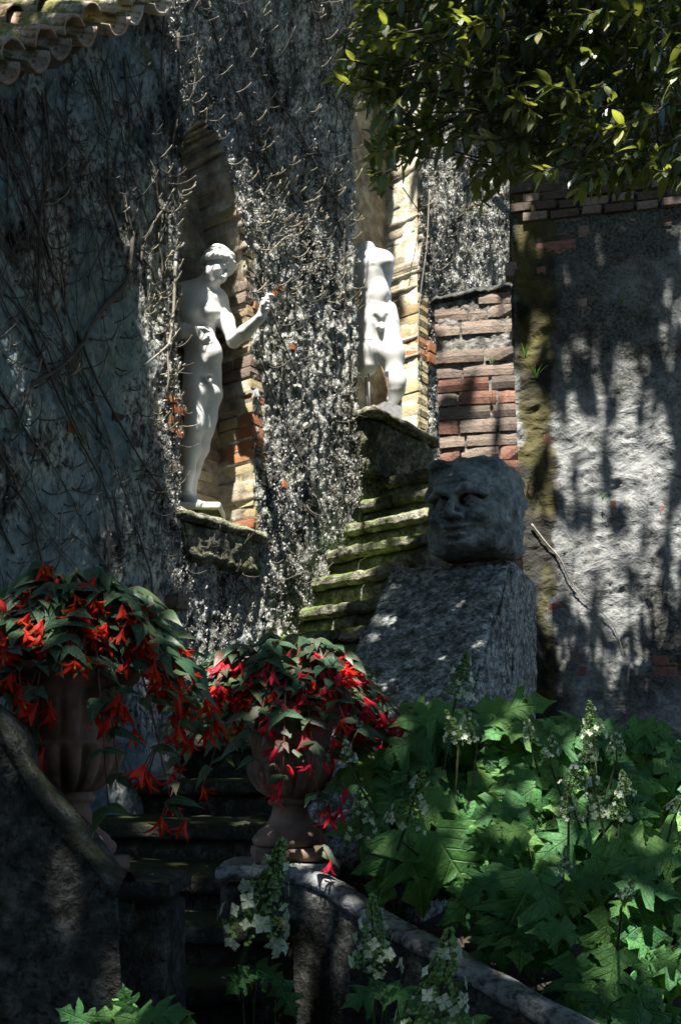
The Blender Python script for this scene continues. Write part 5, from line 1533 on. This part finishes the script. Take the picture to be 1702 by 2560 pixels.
# unseen overhead crown; gaps cut along the sun to light chosen patches
ZC = 10.0
L_ = np.array(SUN_DIR)
def up_to(p):
    p = np.array(p); k = (ZC - p[2]) / -L_[2]
    q = p - L_ * k
    return (q[0], q[1])
def gapW(pts, t=0.0):
    r = []
    for px, py in pts:
        s, z = w_sz(px, py); r.append(up_to(WP(s, z, t)))
    return r
def gapR(pts):
    r = []
    for px, py in pts:
        q, z = r_hit(px, py); r.append(up_to(R0r + RE * q + ZU * z))
    return r
R0r = Vector((1.15, 6.93, 0))
def gapY(pts, Y): return [up_to(P(a, b, Y)) for a, b in pts]
GAPS = [
    (gapW([(395, 640), (445, 470), (520, 250), (720, 200), (900, 250), (905, 1320), (830, 1420), (780, 1700), (600, 1720), (500, 1700), (470, 1520), (560, 1430), (540, 1330), (480, 1280), (430, 1190), (405, 900)]), 0.0),
    (gapW([(885, 20), (1065, 20), (1040, 330), (1180, 380), (1320, 560), (1300, 740), (1120, 760), (1110, 1250), (890, 1270)]), 0.02),
    (gapW([(430, 60), (880, 40), (900, 300), (520, 330), (440, 400)]), 0.35),
    (gapW([(80, 1280), (175, 1270), (180, 1400), (90, 1410)]), 0.4),
    (gapY([(1050, 700), (1290, 690), (1296, 1180), (1050, 1180)], 6.7), 0.05),
    (gapR([(1390, 1110), (1320, 1210), (1300, 1400), (1330, 1610), (1420, 1720), (1580, 1700), (1680, 1560), (1760, 1600), (1760, 820), (1640, 830), (1590, 1000), (1570, 1160), (1480, 1190), (1440, 1100)]), 0.3),
    (gapR([(1470, 900), (1530, 900), (1530, 1060), (1420, 1050)]), 0.4),
    (gapY([(890, 1200), (1050, 1200), (990, 1370), (900, 1470), (740, 1580), (800, 1400)], 6.9), 0.2),
    (gapY([(890, 1220), (1040, 1220), (960, 1400), (860, 1480), (740, 1580), (800, 1400)], 6.6), 0.3),
    (gapY([(860, 1570), (970, 1560), (940, 1680), (860, 1670)], 5.9), 1.0),
    (gapY([(1010, 1405), (1110, 1410), (1090, 1450), (1020, 1450)], 6.2), 1.0),
    (gapY([(-300, -400), (395, -400), (400, 40), (160, 160), (0, 150), (-300, 200)], 5.45), 0.0),
    (gapY([(640, 2030), (790, 2035), (780, 2110), (650, 2110)], 4.0), 1.2),
    (gapY([(1080, 2340), (1500, 2400), (1720, 2620), (1200, 2520)], 3.05), 1.0),
    (gapY([(1520, 2000), (1720, 1950), (1720, 2500), (1580, 2450), (1540, 2200)], 3.2), 0.8),
    (gapY([(1130, 1780), (1420, 1820), (1450, 2010), (1200, 1950)], 3.8), 1.0),
    (gapY([(920, 60), (1250, 20), (1300, 160), (1000, 190), (930, 430), (900, 400)], 4.3), 0.75),
    (gapY([(1300, 250), (1600, 300), (1640, 430), (1440, 480), (1380, 420)], 4.25), 0.7),
    (gapY([(840, -60), (1720, -60), (1720, 480), (1200, 480), (900, 440)], 4.6), 1.5),
    (gapY([(960, 1750), (1720, 1850), (1720, 2560), (1500, 2500), (1200, 2250), (1000, 2050)], 3.6), 0.8),
    (gapY([(1480, -20), (1720, -20), (1720, 230), (1640, 160), (1500, 80)], 4.25), 0.7),
    (gapY([(0, 1430), (420, 1420), (480, 1700), (300, 1800), (0, 1650)], 3.1), 1.35),
    (gapY([(480, 1600), (880, 1560), (950, 1750), (650, 1850), (450, 1800)], 4.1), 1.55),
    (gapY([(470, 1600), (560, 1620), (540, 1720), (440, 1700)], 4.0), 0.4),
    (gapY([(700, 1560), (880, 1560), (860, 1660), (720, 1650)], 4.0), 0.45),
    (gapY([(0, 1780), (45, 1800), (45, 1890), (0, 1890)], 2.72), 0.2),
    (gapY([(190, 2490), (480, 2490), (480, 2600), (190, 2600)], 2.3), 0.3),
]
rn_ = np.random.default_rng(11)
NL = 34000; NO = 15000  # NO: wider spread of unseen leaves added to cut sky light
cx = np.concatenate([rn_.uniform(-5.0, 4.6, NL), rn_.uniform(-10, 10, NO)]); cy = np.concatenate([rn_.uniform(-3.2, 8.2, NL), rn_.uniform(-9, 9, NO)]); cz = rn_.uniform(9.6, 11.3, NL + NO)
big = np.concatenate([np.ones(NL), np.full(NO, 1.5)])
NL += NO
k = (cz - ZC) / L_[2]
qx = cx - L_[0] * k; qy = cy - L_[1] * k
nzv = (fbm(np.stack([qx * 4, qy * 4, qx * 0], -1), 3, 8) - 0.5) * 0.24
nzw = (fbm(np.stack([qx * 3 + 9, qy * 3, qx * 0], -1), 3, 18) - 0.5) * 0.22
keepl = np.ones(NL, dtype=bool)
for poly, dens in GAPS:
    m = inside(poly, qx + nzv, qy + nzw)
    for an in range(8):
        m |= inside(poly, qx + nzv * .5 + 0.11 * math.cos(an * math.pi / 4), qy + nzw * .5 + 0.11 * math.sin(an * math.pi / 4))
    keepl &= ~(m & (rn_.random(NL) > dens * 0.5))
cx, cy, cz, big = cx[keepl], cy[keepl], cz[keepl], big[keepl]
n = len(cx)
a = rn_.normal(size=(n, 3)); a[:, 2] *= 0.5; a /= np.linalg.norm(a, axis=1)[:, None]
b = np.cross(a, rn_.normal(size=(n, 3)) * 0.5 + np.array([0, 0, 1.0])); b /= np.linalg.norm(b, axis=1)[:, None]
C = np.stack([cx, cy, cz], -1); Lh = (rn_.uniform(0.085, 0.13, n) * big)[:, None]; Wh = Lh * 0.52
V = np.stack([C - a * Lh, C + b * Wh, C + a * Lh, C - b * Wh], 1).reshape(-1, 3)
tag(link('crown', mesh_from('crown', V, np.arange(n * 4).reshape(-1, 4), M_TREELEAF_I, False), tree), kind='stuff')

# unseen hedge added behind the viewpoint to block the low sky
hn = 26000; HH = 6.6
hx = rn_.uniform(-7, 7, hn); hz = rn_.uniform(0, HH + 0.1, hn); hy = -2.0 + rn_.normal(0, 0.10, hn)
C = np.stack([hx, hy, hz], -1)
a = rn_.normal(size=(hn, 3)); a /= np.linalg.norm(a, axis=1)[:, None]
b = np.cross(a, rn_.normal(size=(hn, 3))); b /= np.linalg.norm(b, axis=1)[:, None]
Lh = rn_.uniform(0.05, 0.09, hn)[:, None]
V = np.stack([C - a * Lh, C + b * Lh * .55, C + a * Lh, C - b * Lh * .55], 1).reshape(-1, 3)
hedge = thing('hedge', 'unseen evergreen hedge added behind the viewpoint to block low sky light', 'hedge', (0, -2.2, 0))
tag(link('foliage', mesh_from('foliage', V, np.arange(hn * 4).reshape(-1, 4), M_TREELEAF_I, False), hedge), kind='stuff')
mb = MB()
c = [(-7, -2.1), (7, -2.1), (7, -2.6), (-7, -2.6)]
mb.add([(x, y, 0) for x, y in c] + [(x, y, HH) for x, y in c], [(3, 2, 1, 0), (4, 5, 6, 7)] + [(i, (i + 1) % 4, (i + 1) % 4 + 4, i + 4) for i in range(4)])
mb.build('hedge_core', M_BARK, hedge, False)

# ------------------------------------------------------------------ dead creeper on the garden wall
creeper = thing('dried_creeper', 'leafless dead creeper matted over the whole garden wall around the niches', 'creeper', tuple(WP(0.6, 0, 0)))
def on_wall(px, py, t=0.02):
    s, z = w_sz(px, py)
    return WP(s, z, float(wall_t(np.array([s]), np.array([z]))[0]) + t)
stems = [
    ([(228, 255), (232, 290), (240, 325), (262, 350), (274, 380), (272, 402)], 0.007, 1), ([(232, 310), (222, 318), (226, 340)], 0.006, 1),
    ([(262, 590), (240, 640), (215, 690), (212, 730)], 0.008, 0), ([(330, 560), (310, 700), (255, 770), (210, 830), (200, 860), (150, 920), (80, 960), (62, 1000), (48, 1060), (38, 1080), (10, 1072)], 0.013, 0),
    ([(205, 845), (250, 855), (262, 850)], 0.006, 0), ([(428, 660), (426, 780), (416, 850), (404, 872), (370, 900), (350, 920)], 0.010, 1),
    ([(400, 880), (405, 950), (400, 985), (410, 1000)], 0.006, 1), ([(470, 120), (474, 200), (470, 260), (476, 300)], 0.005, 1), ([(500, 200), (506, 280), (502, 330)], 0.005, 0),
    ([(190, 830), (240, 960), (300, 1090), (350, 1170), (420, 1260)], 0.009, 0), ([(60, 780), (130, 960), (200, 1120), (260, 1230), (300, 1380)], 0.009, 0),
    ([(560, 60), (640, 220), (720, 330), (800, 460), (880, 560)], 0.009, 0), ([(480, 30), (540, 180), (620, 330), (700, 480), (800, 650), (870, 800)], 0.009, 0), ([(700, 0), (760, 130), (820, 260), (880, 360)], 0.008, 0),
    ([(630, 680), (700, 860), (760, 1000), (840, 1180)], 0.007, 0), ([(640, 900), (700, 1050), (760, 1200), (820, 1320)], 0.007, 0), ([(300, 150), (320, 330), (300, 480), (330, 620)], 0.008, 0), ([(100, 240), (120, 400), (90, 560), (110, 700)], 0.008, 0),
    ([(420, 100), (430, 250), (425, 400), (440, 520)], 0.009, 0), ([(380, 60), (392, 200), (410, 330)], 0.008, 0), ([(860, 500), (850, 700), (870, 900), (860, 1100)], 0.006, 0),
    ([(1060, 480), (1050, 620), (1045, 760), (1035, 900)], 0.006, 1), ([(1000, 470), (1060, 560), (1120, 640)], 0.005, 0),
    ([(150, 1270), (145, 1330), (142, 1380)], 0.006, 1), ([(660, 640), (700, 600), (740, 590), (760, 560)], 0.005, 1)]
for pts, r, pale in stems:
    pp = [on_wall(a + random.uniform(-3, 3), b, 0.022 + 0.01 * random.random()) for a, b in pts]
    pp = smooth_path(pp, 5)
    mb = MB(); mb.tube(pp, [r * (1 - 0.55 * i / len(pp)) for i in range(len(pp))], 6)
    mb.build('stem', M_VINE_L if pale else M_VINE, creeper)
# long runners that climb the wall and fork
rg = random.Random(12)
rb = MB()
def runner(s, z, r, drift, n, depth):
    pts = []
    for i in range(n):
        if s < -0.46 and z > rake(s) - 0.08: break
        if in_n1(np.array(s), np.array(z)) or in_n2(np.array(s), np.array(z)): break
        pts.append(WP(s, z, float(wall_t(np.array([s]), np.array([z]))[0]) + r + 0.006 + 0.012 * rg.random()))
        drift += rg.gauss(0, 0.16); drift *= 0.93
        s += (drift - 0.32) * 0.055 ; z += 0.055
        if depth and rg.random() < 0.10: runner(s, z, r * 0.6, drift + rg.choice((-0.9, 0.9)), n - i, depth - 1)
    if len(pts) > 2: rb.tube(pts, [r * (1 - 0.6 * i / n) for i in range(len(pts))], 5)
for i in range(36):
    sx = rg.uniform(-1.6, 3.6) if i < 14 else rg.uniform(-1.5, -0.2)
    runner(sx, rg.uniform(2.2, 4.8) if sx < -0.2 else rg.uniform(4.9, 5.6), rg.uniform(0.0035, 0.008), rg.uniform(-.4, .4), rg.randint(25, 60), 2)
tag(rb.build('runners', M_VINE, creeper), kind='stuff')
# short hooked twigs
tw = MB(); tw2 = MB()
def twig(px, py, L, out, pale=True):
    p = on_wall(px, py, 0.0)
    d = (WN * out + WD * rg.uniform(-0.3, 0.9) + ZU * rg.uniform(-0.5, 0.3)).normalized()
    pts = [p]; n = 6
    for i in range(n):
        pts.append(pts[-1] + d * (L / n))
        d = (d + ZU * rg.uniform(0.10, 0.42) + WD * rg.uniform(-.12, .22) + WN * rg.uniform(-.12, .1)).normalized()
    (tw if pale else tw2).tube(pts, [0.0042 - 0.0024 * i / n for i in range(n + 1)], 4)
    if rg.random() < 0.45:
        j = rg.randint(2, 4); q = pts[j]
        e = (d + Vector((rg.uniform(-.8, .8), rg.uniform(-.8, .2), rg.uniform(-.2, .8)))).normalized()
        (tw if pale else tw2).tube([q, q + e * L * 0.25, q + e * L * 0.42 + ZU * 0.01], [0.003, 0.0025, 0.0015], 4)
for i in range(330):
    u = rg.random()
    if u < 0.40: px, py = rg.uniform(430, 885), rg.uniform(30, 560)
    elif u < 0.52: px, py = rg.gauss(420, 35), rg.uniform(480, 1100)
    elif u < 0.80: px, py = rg.uniform(620, 885), rg.uniform(420, 760)
    elif u < 0.92: px, py = rg.uniform(20, 440), rg.uniform(300, 1300)
    else: px, py = rg.uniform(1040, 1270), rg.uniform(420, 700)
    s, z = w_sz(px, py)
    if in_n1(np.array(s), np.array(z)) or in_n2(np.array(s), np.array(z)): continue
    twig(px, py, rg.uniform(0.05, 0.14), rg.uniform(0.5, 1.2))
for i in range(700):
    px, py = rg.uniform(0, 1280), rg.uniform(0, 1450)
    s, z = w_sz(px, py)
    if in_n1(np.array(s), np.array(z)) or in_n2(np.array(s), np.array(z)): continue
    if s < -0.46 and z > rake(s) - 0.1: continue
    twig(px, py, rg.uniform(0.08, 0.22), rg.uniform(0.1, 0.35), False)
tag(tw.build('twigs', M_TWIG, creeper), kind='stuff')
tag(tw2.build('twigs', M_VINE, creeper), kind='stuff')
# dry flakes and rootlets still clinging to the crust
NF = 250000
fs = rn_.uniform(-2.0, 4.1, NF); fz = rn_.uniform(1.7, 7.4, NF)
dens = fbm(np.stack([fs * 2.2, fz * 1.3, fs * 0], -1), 3, 55)
ok = (rn_.random(NF) < np.clip((dens - 0.34) * 4, 0.12, 1)) & ~in_n1(fs - 0.01, fz) & ~in_n1(fs + 0.01, fz) & ~in_n2(fs, fz) & ~((fs < -0.46) & (fz > rake(fs) - 0.06))
left = ((fs < -0.45) & (rn_.random(NF) < 0.9)) | ((fs > 1.3) & (fz < 3.6)) | ((fs < 1.4) & (fz > 6.0) & (rn_.random(NF) < 0.5))
ok &= ~left
fs, fz = fs[ok], fz[ok]; n = len(fs)
ft = wall_t(fs, fz) + rn_.uniform(0.0, 0.012, n)
C = np.array(WO)[None] + fs[:, None] * np.array(WD) + ft[:, None] * np.array(WN); C[:, 2] = fz
a = rn_.normal(size=(n, 3)) * np.array([0.35, 0.35, 0.2]) + np.array([0.1, 0.12, 1.0]); a /= np.linalg.norm(a, axis=1)[:, None]
nn = np.array(WN)[None] * 0.45 + np.array([0, -0.8, 0.22]) + rn_.normal(size=(n, 3)) * 0.45
b = np.cross(a, nn); b /= np.linalg.norm(b, axis=1)[:, None]
nn = np.cross(b, a)
Lh = rn_.uniform(0.004, 0.012, n)[:, None]; Wh = Lh * rn_.uniform(0.25, 0.5, n)[:, None]
V = np.stack([C - a * Lh, C + b * Wh + nn * Wh * .3, C + a * Lh, C - b * Wh + nn * Wh * .3], 1).reshape(-1, 3)
tag(link('bark_flakes', mesh_from('bark_flakes', V, np.arange(n * 4).reshape(-1, 4), M_FLAKE, False), creeper), kind='stuff')

# ------------------------------------------------------------------ small things
# thin root that creeps over the plastered wall
mb = MB()
pp = []
for a, b in ((1328, 1312), (1365, 1360), (1400, 1400), (1418, 1440), (1445, 1480), (1490, 1520), (1530, 1560), (1555, 1625)):
    q, z = r_hit(a, b); qq = int(q / d_r) if False else int(q / 0.0145); zz = int((z - 0.6) / 0.0145)
    pp.append(R0r + RE * q + RN * (float(Tr[max(qq - 2, 0):qq + 3, zz - 2:zz + 3].max()) + 0.012) + ZU * z)
pp = smooth_path(pp, 5); mb.tube(pp, [0.006 * (1 - .6 * i / len(pp)) for i in range(len(pp))], 6)
tag(mb.build('creeping_root', M_VINE_L), 'thin pale root snaking over the plastered wall right of the carved head', 'root')
# grass tufts rooted in the joints
def tuft(px, py, Y, h, n, label, seed):
    rg = random.Random(seed); mb = MB(); p = P(px, py, Y)
    for i in range(n):
        a = rg.uniform(0, 6.28); sp = rg.uniform(0.15, 0.6)
        d = Vector((math.cos(a) * sp, math.sin(a) * sp - 0.2, 1)); pts = []
        for j in range(4):
            t = j / 3; pts.append(p + d * h * t + Vector((d.x, d.y, -0.5)) * h * t * t * 0.5)
        w = h * 0.05
        V = []
        for j, q in enumerate(pts): V += [q - Vector((w * (1 - j / 3.2), 0, 0)), q + Vector((w * (1 - j / 3.2), 0, 0))]
        mb.add(V, [(2 * j, 2 * j + 1, 2 * j + 3, 2 * j + 2) for j in range(3)])
    tag(mb.build('grass_tuft', M_HYDLEAF), label, 'weed', 'weeds in the joints')
tuft(1312, 895, 6.6, 0.09, 7, 'green weed at the right edge of the pier, about its middle', 1)
tuft(1338, 945, 6.62, 0.09, 6, 'narrow green weed a little below and right of the one on the pier edge', 2)
tuft(1228, 912, 6.58, 0.07, 8, 'tiny green weed growing out of the pier front', 3)
tuft(1505, 1250, 6.75, 0.06, 8, 'small green weed on the lit plaster of the right wall', 4)
tuft(1555, 755, 6.7, 0.05, 8, 'small dark green weed high on the plastered right wall', 5)
# stone bracket at the end of the far wall
mb = MB(); a = P(1238, 500, 8.3); b = P(1288, 560, 8.0)
mb.tube([a, a.lerp(b, 0.5) + Vector((0.005, 0, 0.01)), b], [0.03, 0.026, 0.024], 8)
tag(mb.build('broken_bracket', M_COPING), 'short pale broken bracket slanting from the wall below the evergreen branches', 'bracket')
# fallen leaves on the steps
for i, (px, py, Y, sz, lab) in enumerate(((395, 1958, 5.2, 0.055, 'pale green fallen leaf on the mossy step behind the left urn'), (432, 1955, 5.25, 0.035, 'small yellow fallen leaf beside a pale green one on the step'),
                                           (590, 2056, 4.55, 0.05, 'grey-green fallen leaf on the step left of the right urn foot'))):
    p = P(px, py, Y); p.z = (1.60 if i < 2 else 1.40) + 0.028
    o = link('fallen_leaf', TREEL[i], None, frame(p, Vector((0.9, -0.2, 0)), Vector((0.1, -0.3, 1)), sz * 2))
    tag(o, lab, 'leaf', 'fallen leaves on the steps')
